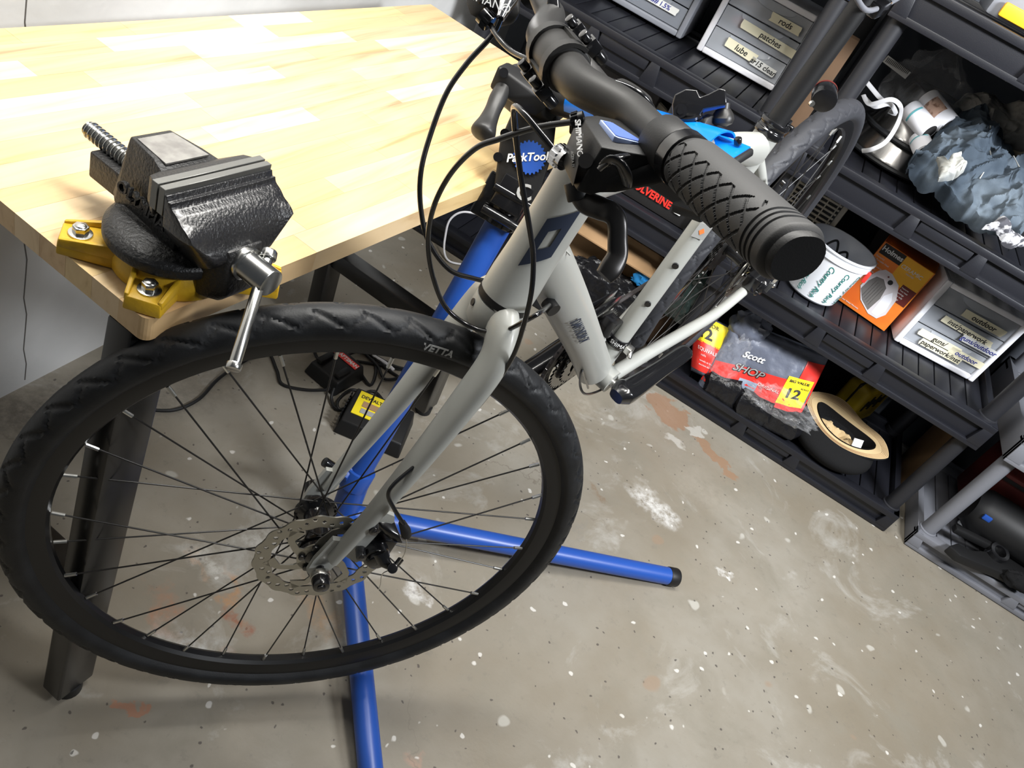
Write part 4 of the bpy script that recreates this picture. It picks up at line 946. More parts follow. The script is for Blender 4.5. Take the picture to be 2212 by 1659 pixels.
text('C', 'lettering', cast, .034, low + s2 * .012 + cd * -.012 + v2 * .032, er, eu, 'grey_print', extrude=.0005, bold=.0006)
# rotating head, arm, lever
arm = (J1 - HD_).normalized()
m = MB(); m.sweep([HD_ - arm * .03, HD_ - arm * .005, HD_ + arm * .035, HD_ + arm * .07], [.034, .04, .04, .032], 36); hd_ = m.build('rotating_head', 'black_matte', stand, bevel=.003)
m = MB(); m.sweep([HD_ + arm * .06, HD_ + arm * .12], .021, 24); m.build('arm', 'black_matte', stand)
lt = at(1098, 168, 1, 1.06); m = MB(); m.hull([lt + V(v) for v in ((-.016, -.016, -.02), (.016, -.016, -.02), (.016, .016, -.02), (-.016, .016, -.02), (-.016, -.014, .012), (-.016, .016, .014), (.05, .0, .0), (.06, .03, -.02), (.05, .045, .01), (.05, .03, -.04))]); lb = m.build('lever_block', 'black_matte', stand, bevel=.004)
m = MB(); p = at(1088, 157, 1, 1.04); dv = (tc_ - p).normalized(); m.cyl(p - dv * .01, p + dv * .004, .0065, n=18); m.build('pivot_bolt', 'black_gloss', lb)
l0, l1 = at(1086, 190, 1, 1.05), at(1043, 287, 1, .99)
m = MB(); m.sweep(cr([l0, l0.lerp(l1, .25), l0.lerp(l1, .5), l0.lerp(l1, .75), l1, l1 + (l1 - l0) * .1], 5), crs([.011, .0125, .0115, .0135, .0175, .008], 5), 20); m.build('lever_handle', 'black_alloy', lb)
# blue jaw body: half round channel with flange
z_ = arm.cross(Bd(-1, 0, .2)).normalized()
if z_.z < 0: z_ = -z_
y_ = z_.cross(arm).normalized()
j0, j1 = HD_ + arm * .11, J1
def jawp(t, a, r=1.0):
    c = j0.lerp(j1, t); hw = .022 + .009 * t; w_ = y_ * (math.cos(a) * hw) + z_ * (math.sin(a) * (.026 - .008 * t)); return c + w_ * r
m = MB(); m.grid(lambda t, u: jawp(t, PI * u), 16, 18); m.grid(lambda t, u: jawp(t, PI * u, .9), 16, 18)
for t in (0, 1): m.grid(lambda k, u: jawp(t, PI * u, .9 + .1 * k), 1, 18)
for u in (0, 1): m.grid(lambda t, k: jawp(t, PI * u, .9 + .1 * k), 16, 1)
jaw = m.build('clamp_jaw', 'blue_bright', stand)
fl_ = [j1 + y_ * a + arm * b for a, b in ((-.042, -.055), (.042, -.055), (.042, .004), (-.042, .004))]
m = MB(); m.grid(lambda u, v: j1 + y_ * (-.034 + .068 * u) + arm * (-.05 + .07 * v) + z_ * (.0 + .018 * math.sin(PI * u) ** 2 * (1 - v) - .008 * v), 20, 8, back=z_ * -.004); m.build('jaw_flange', 'blue_bright', jaw)
m = MB(); m.box(j1 + arm * .0 - z_ * .014, (.07, .05, .01), Matrix((y_, arm, z_)).transposed()); m.box(j1 + arm * -.006 - z_ * .021, (.045, .04, .008), Matrix((y_, arm, z_)).transposed()); m.build('jaw_pad', 'black_matte', jaw, bevel=.003)
m = MB(); m.box(j1 - z_ * .085 - arm * .03, (.06, .05, .014), Matrix((y_, arm, z_)).transposed()); m.bar(j1 - z_ * .085 - arm * .05, HD_ + arm * .1 - z_ * .028, .03, .018, up=y_); m.build('lower_jaw', 'black_matte', jaw, bevel=.003)
for a in (-.025, .025):
    m = MB(); p = j1 + y_ * a + arm * .008 - z_ * .004; m.cyl(p, p + z_ * .0085, .0048, n=14); m.build('screw', 'black_gloss', jaw, bevel=.0008)
for a in (-.032, .032):
    m = MB(); p = j1 - arm * .045 + y_ * a + z_ * .004; m.cyl(p - arm * .005, p + arm * .005, .0145, n=28); m.build('rubber_bumper', 'black_matte', jaw, bevel=.002)
# cam lever on the jaw
cb0 = V(CAM) + V(ray(1490, 290)).normalized() * ((j0.lerp(j1, .6) - V(CAM)).length - .012)
m = MB()
for k in range(4): m.cyl(cb0 + z_ * (.006 + k * .0062), cb0 + z_ * (.0095 + k * .0062), .0175, n=24)
m.cyl(cb0 - z_ * .004, cb0 + z_ * .03, .012, n=20); m.build('spring_washers', 'black_gloss', jaw)
g = lambda px, py, d: cb0 + (at(px, py, 1, 1.0) - V(CAM)).normalized() * 0 + (V(CAM) + V(ray(px, py)).normalized() * ((cb0 - V(CAM)).length + d) - cb0)
out2 = [(1452, 225), (1458, 204), (1482, 192), (1506, 194), (1512, 210), (1530, 203), (1555, 190), (1568, 194), (1570, 222), (1566, 228), (1520, 236), (1504, 262), (1470, 262), (1453, 250)]
n_ = (V(CAM) - cb0).normalized(); A_, B_ = [g(x, y, -.02) for x, y in out2], [g(x, y, .018) for x, y in out2]; k = len(out2)
m = MB(); m.add(A_ + B_, [tuple(range(k - 1, -1, -1)), tuple(range(k, 2 * k))] + [(i, (i + 1) % k, k + (i + 1) % k, k + i) for i in range(k)]); cm = m.build('cam_lever', 'black_gloss', jaw, bevel=.004, seg=3)
m = MB(); A2 = [g(x, y + 6, -.012) for x, y in ((1470, 258), (1504, 260), (1522, 236), (1566, 226), (1566, 214), (1500, 230), (1475, 250))]; B2 = [g(x, y + 6, .012) for x, y in ((1470, 258), (1504, 260), (1522, 236), (1566, 226), (1566, 214), (1500, 230), (1475, 250))]
m.add(A2 + B2, [tuple(range(6, -1, -1)), tuple(range(7, 14))] + [(i, (i + 1) % 7, 7 + (i + 1) % 7, 7 + i) for i in range(7)]); m.build('blue_liner', 'blue_paint', jaw)
m = MB(); p = g(1470, 240, -.022); m.cyl(p, p + n_ * .003, .0085, n=20); m.cyl(p + n_ * .003, p + n_ * .0042, .0045, n=6); m.build('pivot_bolt', 'black_gloss', jaw)
m = MB(); m.cyl(g(1564, 222, .0), g(1562, 240, .0), .008, n=16); c = g(1562, 257, 0); m.sweep([g(1562, 236, 0), g(1562, 246, 0), g(1561, 256, 0), g(1560, 266, 0), g(1559, 272, 0)], [.009, .0125, .0145, .0125, .006], 20); m.build('lever_knob', 'black_alloy', jaw)
room()

# ------------------------------------------------------------------ plastic shelving along the back wall (room units)
FY, BY = 2.48, 3.09
TZ = [.085, .54, .975, 1.446]
def shelf_unit(name, label, x0, x1, mt, post_mt, tiers, fy=FY, by=BY, lip=.098, group=None, nsl=16):
    u = thing(name, label, 'shelf unit', ((x0 + x1) / 2, fy, 0), group)
    slat = None
    for zt in tiers:
        m = MB(); L = x1 - x0; zb = max(zt - lip, 0.003)
        m.box(((x0 + x1) / 2, fy + .022, (zt + zb) / 2 - .004), (L, .016, zt - zb - .008))
        m.box(((x0 + x1) / 2, by - .012, (zt + zb) / 2), (L, .024, zt - zb))
        for xx in (x0 + .012, x1 - .012): m.box((xx, (fy + by) / 2, (zt + zb) / 2), (.024, by - fy, zt - zb))
        m.box(((x0 + x1) / 2, fy + .02, zt - .006), (L, .04, .012))          # top rim
        m.box(((x0 + x1) / 2, fy + .035, zt - .018), (L, .03, .012))
        m.box(((x0 + x1) / 2, by - .05, zt - .02), (L, .06, .014))
        h = zt - zb
        m.box(((x0 + x1) / 2, fy + .007, zt - .012), (L, .016, .022)); m.box(((x0 + x1) / 2, fy + .007, zb + .009), (L, .016, .018))
        cuts = [(0, .035), (.375, .405), (.59, .62), (.965, 1.0)]
        for a, b in cuts:   # raised, slant sided separators between the recessed panels
            xa, xb = x0 + a * L, x0 + b * L; s = .014
            m.prism([(xa - (s if a else 0), zb + .01), (xb + (s if b < 1 else 0), zb + .01), (xb, zt - .02), (xa, zt - .02)], (0, fy + .015, 0), (1, 0, 0), (0, 0, 1), .016)
        m.box((x0 + .4975 * L, fy + .010, zb + h * .60), (.17 * L, .010, h * .34))
        deck = m.build('deck', mt, u, bevel=.0022, seg=2)
        w_ = (L - .06) / nsl
        for k in range(nsl):
            xc = x0 + .03 + w_ * (k + .5)
            if slat is None:
                mm = MB(); mm.box((0, 0, 0), (w_ - .004, by - fy - .13, .012)); so = mm.build('slat', mt, None, bevel=.002, loc=(0, 0, 0)); slat = so.data; bpy.data.objects.remove(so)
            o = bpy.data.objects.new('slat', slat); C.objects.link(o); o.parent = deck; OFF[o] = OFF[deck]
            o.matrix_local = Matrix.Translation(-OFF[deck] + V((xc, (fy + by) / 2 + .004, zt - .026)) * GS)
        for yy in (fy + .045, fy + .1, by - .07): pass
        MB().box(((x0 + x1) / 2, (fy + by) / 2, zt - .042), (L - .06, .05, .018)).build('cross_beam', mt, deck)
    for za, zb in zip(tiers[:-1], tiers[1:]):
        for xx in (x0 + .036, x1 - .036):
            for yy in (fy + .046, by - .05):
                m = MB(); m.sweep([(xx, yy, za - .012), (xx, yy, za + .004), (xx, yy, za + .006), (xx, yy, zb - lip + .002)], [.034, .032, .0265, .0265], 24); m.build('post', post_mt, u)
    for xx in (x0 + .036, x1 - .036):
        for yy in (fy + .046, by - .05):
            m = MB(); m.sweep([(xx, yy, tiers[-1] - .012), (xx, yy, tiers[-1] + .45)], .0265, 20); m.build('post', post_mt, u)
    return u
shelf_unit('plastic_shelf_unit', 'black plastic shelf unit behind the workbench holding the tape labelled drawers', -1.04, -.035, 'shelf_plastic', 'shelf_post', TZ)
shelf_unit('plastic_shelf_unit', 'black plastic shelf unit holding the white bucket, orange box and jeans', .055, 1.06, 'shelf_plastic', 'shelf_post', TZ)
shelf_unit('plastic_shelf_unit', 'grey plastic shelf unit at the right edge holding black tools', 1.14, 2.14, 'grey_plastic', 'grey_plastic', [.075, .56], fy=2.485, lip=.098)

def loc_fn(o, ang, K=1.0):
    c, s = math.cos(math.radians(ang)), math.sin(math.radians(ang)); o = V(o)
    X, Y = V((c, s, 0)), V((-s, c, 0))
    return (lambda x, y, z: o + X * x + Y * y + V((0, 0, z))), X, Y, Matrix((X, Y, V((0, 0, 1)))).transposed()
UPZ = V((0, 0, 1))
def drawer_unit(label, o, ang, w, d, h, shell, clear, labels, contents, slope=0):
    F, X, Y, Rm = loc_fn(o, ang)
    u = thing('drawer_unit', label, 'drawers', F(w / 2, 0, 0))
    t = .012; m = MB()
    m.box(F(t / 2, d / 2, h / 2), (t, d, h), Rm); m.box(F(w - t / 2, d / 2, h / 2), (t, d, h), Rm); m.box(F(w / 2, d / 2, t / 2), (w - 2 * t, d, t), Rm); m.box(F(w / 2, d / 2, h - t / 2), (w - 2 * t, d, t), Rm); m.box(F(w / 2, d - t / 2, h / 2), (w - 2 * t, t, h - 2 * t), Rm)
    for k in (1, 2): m.box(F(w / 2, d / 2 + .01, t + (h - 2 * t) * k / 3), (w - 2 * t, d - .03, .004), Rm)
    m.build('shell', shell, u, bevel=.0035)
    m = MB(); b = .02
    m.box(F(b / 2, -.006, h / 2), (b, .016, h), Rm); m.box(F(w - b / 2, -.006, h / 2), (b, .016, h), Rm); m.box(F(w / 2, -.006, b / 2), (w - b * 2, .016, b), Rm); m.box(F(w / 2, -.006, h - b / 2), (w - b * 2, .016, b), Rm)
    m.build('front_frame', shell, u, bevel=.005, seg=3)
    dh = (h - 2 * b) / 3
    for k in range(3):
        z0 = b + dh * k + .002; z1 = b + dh * (k + 1) - .002; x0, x1 = b + .002, w - b - .002
        m = MB(); m.box(F(w / 2, -.004, (z0 + z1) / 2), (x1 - x0, .006, z1 - z0), Rm)
        m.box(F(w / 2, d / 2 - .01, z0 + .004), (x1 - x0 - .004, d - .05, .004), Rm); m.box(F(x0 + .003, d / 2 - .01, (z0 + z1) / 2 - .006), (.003, d - .05, z1 - z0 - .016), Rm); m.box(F(x1 - .003, d / 2 - .01, (z0 + z1) / 2 - .006), (.003, d - .05, z1 - z0 - .016), Rm)
        dr = m.build('drawer', clear, u, bevel=.0012)
        m = MB(); n = 14
        arc = [F(w / 2 + .075 * math.cos(PI + PI * i / n), -.0105 - .003 * math.sin(PI * i / n), z1 - .004 + .022 * -math.sin(PI * i / n)) for i in range(n + 1)]
        top_ = [F(w / 2 + .075 * math.cos(PI + PI * i / n), -.008, z1 - .002) for i in range(n + 1)]; bk = [F(w / 2 + .075 * math.cos(PI + PI * i / n), -.007, z1 - .006 - .023 * math.sin(PI * i / n)) for i in range(n + 1)]
        m.add(arc + top_ + bk, [(i, i + 1, n + 2 + i, n + 1 + i) for i in range(n)] + [(i + 1, i, 2 * n + 2 + i, 2 * n + 3 + i) for i in range(n)]); m.build('pull', clear, dr)
        for (xa, zc, ww, hh, ang2, s, mt, ink) in [l for l in labels if l[0] == k and False] or [l[1:] for l in labels if l[0] == k]:
            ca, sa = math.cos(math.radians(ang2)), math.sin(math.radians(ang2)); ex = X * ca + UPZ * sa; ez = UPZ * ca - X * sa; c = F(xa, -.0148 if 'over' not in s else -.0168, z0 + zc)
            n2 = 14; random.seed(hash(label) % 97 + k)
            m = MB(); ww *= 1.18; hh *= 1.12; e0 = [c - ex * (ww / 2 + (random.random() - .5) * .006) + ez * (hh * (i / 3 - .5)) for i in range(4)]; e1 = [c + ex * (ww / 2 + (random.random() - .5) * .008) + ez * (hh * (i / 3 - .5)) for i in range(4)]
            pl = e0 + e1[::-1]; fo = -Y * .0012
            m.add(pl + [p + fo for p in pl], [tuple(range(7, -1, -1)), tuple(range(8, 16))] + [(i, (i + 1) % 8, 8 + (i + 1) % 8, 8 + i) for i in range(8)]); m.build('tape_label', mt, dr)
            s = s.replace('over', '')
            if s: text(s, 'handwriting', dr, hh * .95, c + fo * 1.5, ex, ez, ink, extrude=.0004, shear=.12, bold=.0003)
        for (xa, ya, za, rx, ry, rz, mt) in [c_[1:] for c_ in contents if c_[0] == k]:
            m = MB(); c = F(xa, ya, z0 + .008 + rz + za); m.ball((0, 0, 0), (rx, ry, rz), 14)
            m.v = [c + X * p.x * (1 + .3 * fbm(p + c, 18)) + Y * p.y + UPZ * p.z * (1 + .35 * fbm(p + c, 14)) for p in m.v]; m.build('contents', mt, dr)
    return u
drawer_unit('white three drawer unit with rods and patches labels on the shelf above the bicycle', (-.402, 2.875, .967), 4, .31, .27, .255, 'white_plastic', 'drawer_clear',
            [(2, .215, .028, .09, .024, 0, 'rods', 'tape', 'ink'), (1, .2, .038, .18, .024, -2, 'patches', 'tape', 'ink'), (0, .135, .042, .095, .026, -3, 'lube', 'tape', 'ink'), (0, .225, .030, .075, .022, -3, 'ar15 clean', 'tape_white', 'ink')],
            [(2, .08, .06, 0, .035, .03, .02, 'maroon'), (1, .08, .05, 0, .03, .02, .022, 'red'), (1, .2, .06, 0, .05, .03, .016, 'skin_print'), (0, .1, .06, 0, .03, .03, .02, 'green_print'), (0, .2, .06, 0, .06, .04, .022, 'tape'), (2, .2, .1, 0, .06, .05, .018, 'navy')])
drawer_unit('grey three drawer unit with a scribbled white label beside the white drawers', (-.775, 2.865, .967), 2, .31, .27, .255, 'greyblue_plastic', 'drawer_clear_dark',
            [(0, .185, .045, .13, .02, 0, '#### 1.5%', 'tape_white', 'ink_blue')], [(0, .1, .06, 0, .04, .04, .02, 'maroon'), (0, .2, .07, 0, .05, .04, .02, 'skin_print')])
drawer_unit('white three drawer unit with outdoor and paperwork labels beside the orange box', (.69, 2.712, .527), 8.5, .305, .235, .262, 'white_plastic', 'drawer_clear',
            [(2, .185, .024, .125, .024, -1, 'outdoor', 'tape', 'ink'), (1, .165, .048, .155, .022, -2, 'inst/paperwork', 'tape', 'ink'), (1, .225, .026, .105, .022, 0, 'guns/outdoorover', 'tape_white', 'ink_blue'), (0, .12, .050, .13, .022, 0, 'guns/', 'tape', 'ink'), (0, .225, .044, .105, .022, 0, 'outdoor', 'tape', 'ink_blue'), (0, .145, .022, .13, .022, 0, 'paperwork/inst', 'tape', 'ink')],
            [(2, .07, .03, 0, .02, .02, .018, 'white_plastic'), (2, .12, .05, 0, .05, .02, .01, 'blue_paint'), (1, .15, .08, 0, .09, .05, .014, 'greyblue_plastic'), (0, .12, .06, 0, .08, .05, .018, 'greyblue_plastic'), (0, .22, .1, 0, .04, .05, .02, 'tape_white')])

# bucket with green script
bk = thing('plastic_bucket', 'translucent white plastic bucket with green script lettering beside the orange box', 'bucket', (.367, 2.69, .527))
bo = V((.367, 2.69, .527)); m = MB()
prof = [(0, .002), (.086, .002), (.092, .008), (.098, .06), (.104, .12), (.109, .158), (.109, .16), (.116, .161), (.116, .176), (.111, .178), (.119, .186), (.119, .192), (.114, .192), (.107, .178), (.1, .1), (.09, .01), (0, .008)]
m.revolve(prof, bo, UPZ, 64, (0, -1, 0)); m.build('pail', 'bucket', bk)
for k, a0 in enumerate((-2.05, -1.55, -1.02, -.5)):
    def wf(x, y, z, a0=a0): a = a0 - y / .1 * 1.0; zz = .085 - x * 1.0; r = .0915 + .0115 * (zz / .12) + .0012 + z; return bo + V((r * math.cos(a), r * math.sin(a), zz))
    def wf(x, y, z, a0=a0):
        a = a0 + y / .1; zz = .084 - x; r = .0935 + .092 * (zz - .01) + .0022 + z; return bo + V((r * math.cos(a), r * math.sin(a), zz))
    text('Country Rich', 'script_lettering', bk, .026, (0, 0, 0), (1, 0, 0), (0, 1, 0), 'green_print', extrude=.0003, shear=.42, warp=wf, space=.9)
m = MB(); m.box(bo + V((.112, -.04, .15)), (.014, .014, .04)); m.build('red_tab', 'red_print', bk, bevel=.004)
cb_ = tag(MB().sweep(cr([bo + V(v) for v in ((-.04, .05, .02), (-.05, .06, .11), (-.02, .065, .17), (.01, .06, .11), (.02, .05, .04), (.0, .05, .12), (.03, .055, .155), (.05, .05, .09), (.04, .0, .03))], 8), .004, 10).build('coiled_cable', 'black_matte'), 'black cable loop coiled inside the white bucket', 'cable')
tag(MB().hull([bo + V(v) for v in ((-.01, .01, .06), (.05, .0, .06), (.055, .02, .11), (.0, .03, .12), (.05, .05, .07), (.0, .05, .065), (.03, .03, .14))]).build('blue_pouch', 'blue_paint', bevel=.004), 'small blue pouch lying inside the white bucket', 'pouch')

# heater box
F, X, Y, Rm = loc_fn((.47, 2.752, .527), -9)
hx = thing('heater_box', 'orange cardboard box with a printed ceramic heater beside the bucket', 'box', F(.093, 0, 0))
W_, H_ = .187, .25
m = MB(); m.box(F(W_ / 2, .075, H_ / 2), (W_, .15, H_), Rm); m.build('carton', 'orange', hx, bevel=.0015)
tx = lambda s, x, z, sz, mt, **k: text(s, 'lettering', hx, sz, F(x, -.0018, z), X, UPZ, mt, extrude=.0003, **k)
MB().box(F(.045, -.0008, H_ - .022), (.078, .0014, .038), Rm).build('name_panel', 'black_print', hx)
MB().box(F(W_ / 2 + .04, -.0004, H_ - .05), (W_ - .088, .001, .096), Rm).build('amber_panel', 'orange_yellow', hx)
tx('Holmes', .045, H_ - .02, .024, 'white_print', bold=.0006); tx('CERAMIC', .128, H_ - .036, .019, 'white_print', space=.95); tx('HEATER', .131, H_ - .05, .008, 'white_print')
for i, s in enumerate(('Powerful', '& Portable Heat', 'Easy to', 'Use Control', 'Ideal for', 'desk top', 'use')): tx(s, .006, H_ - .052 - i * .0105, .0085, 'white_print', align='LEFT')
tx('1 year limited Warranty', .005, .014, .007, 'white_print', align='LEFT')
MB().box(F(.158, -.0008, .135), (.05, .0014, .062), Rm).build('feature_panel', 'maroon', hx)
for i, s in enumerate(('Features', 'Two heat', 'settings', 'Fan only', 'Safety')): tx(s, .136, .156 - i * .0105, .0075, 'white_print', align='LEFT')
def pr(poly, mt, nm, y=-.001, d=.0008): 
    m = MB(); m.prism(poly, F(0, y, 0), X, UPZ, d); return m.build(nm, mt, hx)
pr([(.03, .085), (.032, .13), (.045, .16), (.06, .175), (.085, .175), (.125, .155), (.15, .11), (.155, .05), (.14, .022), (.108, .02), (.06, .045)], 'heater_white', 'printed_heater')
pr([(.037, .078), (.04, .115), (.052, .14), (.075, .145), (.1, .125), (.107, .085), (.1, .03), (.064, .048)], 'heater_grey', 'printed_grille', -.0016)
pr([(.11, .1), (.114, .03), (.136, .03), (.146, .06), (.14, .1), (.125, .125)], 'white_plastic', 'printed_side', -.0014)
for i in range(5): MB().bar(F(.055 + i * .0085, -.0025, .062 - i * .004), F(.06 + i * .0085, -.0025, .13 - i * .003), .0012, .0008).build('printed_louver', 'jaw_steel', hx)
m = MB(); m.cyl(F(.098, -.0012, .148), F(.098, -.0022, .148), .0085, n=20); m.build('printed_knob', 'black_print', hx)
m = MB(); m.cyl(F(.082, -.0012, .16), F(.082, -.0022, .16), .003, n=14); m.build('printed_light', 'maroon', hx)

# louvred heater behind the bicycle wheel, dark carton and tote behind
F, X, Y, Rm = loc_fn((.10, 2.80, .527), 0)
fh = thing('fan_heater', 'grey louvred fan heater standing behind the rear wheel on the shelf', 'heater', F(.1, 0, 0))
m = MB(); m.box(F(.11, .07, .15), (.22, .13, .3), Rm); m.build('housing', 'beige_plastic', fh, bevel=.008)
m = MB(); m.box(F(.11, .003, .16), (.18, .008, .25), Rm); m.build('grille_recess', 'black_print', fh)
for i in range(15):
    m = MB(); m.box(F(.11, -.002, .045 + i * .0165), (.175, .008, .0065), Rm); m.build('louver', 'beige_plastic', fh)
for i in range(5):
    m = MB(); m.box(F(.035 + i * .038, -.003, .16), (.004, .01, .24), Rm); m.build('grille_bar', 'beige_plastic', fh)
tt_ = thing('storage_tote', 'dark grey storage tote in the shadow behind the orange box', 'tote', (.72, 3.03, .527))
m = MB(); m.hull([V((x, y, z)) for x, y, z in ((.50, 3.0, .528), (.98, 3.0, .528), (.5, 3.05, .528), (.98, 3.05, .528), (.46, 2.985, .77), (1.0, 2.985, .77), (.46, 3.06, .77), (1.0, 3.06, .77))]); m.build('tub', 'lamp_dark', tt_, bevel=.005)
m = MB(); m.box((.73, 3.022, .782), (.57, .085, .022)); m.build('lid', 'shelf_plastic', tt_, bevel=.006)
bx = thing('cardboard_box', 'small cardboard box at the right end of the middle shelf', 'box', (1.1, 2.98, .53))
F, X, Y, Rm = loc_fn((.985, 2.93, .527), 10); bx.location = F(.03, 0, 0) * GS; OFF[bx] = V(F(.03, 0, 0)) * GS
m = MB(); m.box(F(.03, .05, .06), (.06, .09, .12), Rm); m.build('carton', 'cardboard', bx, bevel=.001)
m = MB(); m.box(F(.03, .005, .128), (.06, .003, .03), Rm @ Matrix.Rotation(.5, 3, 'X')); m.build('flap', 'cardboard', bx)

# steel bowls, straps and bagged tubes
bc0 = at(1918, 345, 2, .967) + V((.0, .03, 0))
bw = None
for k in range(3):
    lab = ['bottom steel bowl with a black rubber rim, resting on the shelf', 'middle steel bowl with a black rubber rim in the stack', 'top steel bowl of the stack, under the white straps'][k]
    o = bc0 + V((.004 * k, .003 * k, .074 * k)); s = 1.27 * (1 - .13 * k)
    t = thing('steel_bowl', lab, 'bowl', o, 'stacked steel bowls')
    m = MB(); m.revolve([(.125 * s, .010), (.118 * s, .018), (.104 * s, .076), (.098 * s, .085), (.088 * s, .085), (.086 * s, .082), (0, .082)], o, UPZ, 48); m.build('bowl_body', 'stainless', t)
    m = MB(); m.revolve([(.12 * s, .0005), (.135 * s, .0005), (.138 * s, .006), (.135 * s, .012), (.124 * s, .013)], o, UPZ, 48, closed=True); m.build('rubber_rim', 'rubber', t)
bt = bc0 + V((.008, .006, .2))
def strap(pts, lab):
    m = MB(); m.sweep(cr(pts, 8), [(.0065, .0012)] * ((len(pts) - 1) * 8 + 1), 8, up=(0.2, -1, .3)); return tag(m.build('nylon_strap', 'strap_grey'), lab, 'strap')
strap([at(1868, 172, 1, 2.74), at(1895, 205, 1, 2.735), at(1905, 215, 1, 2.72)], 'short straight white strap end above the steel bowls')
strap([at(1865, 205, 1, 2.70), at(1880, 225, 1, 2.66), at(1925, 215, 1, 2.66), at(1946, 232, 1, 2.68), at(1940, 265, 1, 2.60), at(1915, 305, 1, 2.55), at(1885, 322, 1, 2.54), at(1862, 326, 1, 2.56)], 'long white ribbed strap looped over the steel bowls')
strap([at(1868, 212, 1, 2.72), at(1890, 230, 1, 2.68), at(1922, 225, 1, 2.70), at(1935, 245, 1, 2.72), at(1920, 240, 1, 2.73)], 'inner curl of white strap on top of the steel bowls')
def tube_(pa, pb, r, lab, face):
    d = (pb - pa).normalized(); t = thing('white_tube', lab, 'tube', (pa + pb) / 2)
    m = MB(); m.sweep([pa, pa + d * .004, pb - d * .004, pb], [r * .94, r, r, r * .94], 32); m.build('sleeve', 'white_plastic', t)
    m = MB(); m.cyl(pb - d * .001, pb + d * .001, r * .72, n=28); m.build('core', 'black_print', t)
    n_ = (V(CAM) - pa); n_ = (n_ - d * n_.dot(d)).normalized(); s_ = d.cross(n_)
    if face:
        m = MB(); m.grid(lambda u, v: pa.lerp(pb, .25 + .45 * u) + (n_ * math.cos((v - .5) * 1.5) + s_ * math.sin((v - .5) * 1.5)) * (r + .0012), 4, 8); m.build('printed_picture', 'skin_print', t)
    else:
        m = MB(); m.grid(lambda u, v: pa.lerp(pb, .3 + .06 * u) + (n_ * math.cos((v - .5) * 2) + s_ * math.sin((v - .5) * 2)) * (r + .0012), 2, 8); m.build('teal_stripe', 'teal_print', t)
tube_(at(1965, 235, 1, 2.80), at(2008, 285, 1, 2.74), .032, 'white tube with a teal stripe in the clear bag behind the bowls', False)
tube_(at(2003, 212, 1, 2.84), at(2050, 272, 1, 2.77), .034, 'white tube with a printed picture in the clear bag behind the bowls', True)
tube_(at(1985, 300, 1, 2.76), at(1998, 330, 1, 2.70), .03, 'plain white tube half hidden between the bowls and the jeans', False)
def crumple(name, lab, cat, mt, c, r, amp, sc, seed, n=(48, 28), group=None, top=None):
    m = MB(); nu, nv = n; c = V(c)
    def Fz(u, v):
        a = 2 * PI * u; t = PI * (.03 + .94 * v); p = V((math.sin(t) * math.cos(a), math.sin(t) * math.sin(a), math.cos(t)))
        q = p * sc + V((seed, seed * .7, 0)); k = 1 + amp * (noise.ridged_multi_fractal(q, 1.0, 2.1, 4, 1.0, 2.0) - 1.2) * .6 + amp * .5 * fbm(q, 1.7)
        z = p.z * r[2] * k; return c + V((p.x * r[0] * k, p.y * r[1] * k, max(z, -r[2] * .55)))
    m.grid(Fz, nu, nv); o = m.build(name, mt)
    bm = bmesh.new(); bm.from_mesh(o.data); bmesh.ops.remove_doubles(bm, verts=bm.verts, dist=.0004); bmesh.ops.recalc_face_normals(bm, faces=bm.faces); bm.to_mesh(o.data); bm.free()
    return tag(o, lab, cat, group)
crumple('plastic_bag', 'clear crinkled plastic bag around the white tubes', 'plastic bag', 'wrap', at(1992, 205, 1, 2.86), (.12, .07, .12), .35, 1.6, 3)
MB_lbl = at(1937, 145, 1, 2.76); lb_ = thing('barcode_tag', 'pale barcode tag on the clear bag behind the shelf post', 'tag', MB_lbl)
m = MB(); m.box(MB_lbl, (.085, .002, .022), Matrix.Rotation(.12, 3, 'Y')); m.build('card', 'grey_print', lb_)
for k in range(16): MB().box(MB_lbl + V((-.036 + k * .0048, -.0015, .0045 - .0 + -.0006 * k * 0 + .12 * (.036 - k * .0048) * 0)), (.0022, .001, .014)).build('bar', 'black_print', lb_)

# jeans, camouflage cloth, paper
def cloth(name, lab, mt, quad, bulge, amp, sc, seed, n=(70, 54), back=.05, cat='cloth'):
    q = [V(p) for p in quad]; nrm_ = (q[1] - q[0]).cross(q[3] - q[0]).normalized()
    if nrm_.dot(V(CAM) - q[0]) < 0: nrm_ = -nrm_
    def Fc(u, v):
        p = q[0].lerp(q[1], u).lerp(q[3].lerp(q[2], u), v); e = (math.sin(PI * min(max(u, .0), 1)) * math.sin(PI * v)) ** .5 if 0 < u < 1 and 0 < v < 1 else 0
        w1 = p * sc + V((seed, 0, 0)); rd = noise.ridged_multi_fractal(w1 + V((fbm(w1, .8), fbm(w1 + V((5, 0, 0)), .8), 0)) * .8, .9, 2.2, 3, 1.0, 2.0)
        edge = V((fbm(p + V((seed, 3, 1)), 9), fbm(p + V((2, seed, 1)), 9), fbm(p + V((9, 1, seed)), 9))) * .03
        return p + nrm_ * (bulge * e + amp * (rd - .9) * .6) + edge
    m = MB(); m.grid(Fc, n[0], n[1], back=-nrm_ * back); o = m.build(name, mt); tag(o, lab, cat); return o, Fc, nrm_
jq = [at(1985, 330, 1, 2.68), at(2130, 215, 1, 2.92), at(2215, 320, 1, 2.86), at(2140, 490, 1, 2.46)]
jeans, FJ, nj = cloth('jeans', 'crumpled faded blue denim jeans heaped on the shelf', 'denim', [at(1962, 345, 1, 2.62), at(2075, 250, 1, 2.90), at(2250, 380, 1, 2.82), at(2190, 520, 1, 2.44)], .06, .10, 6.2, 2, n=(120, 96), cat='jeans')
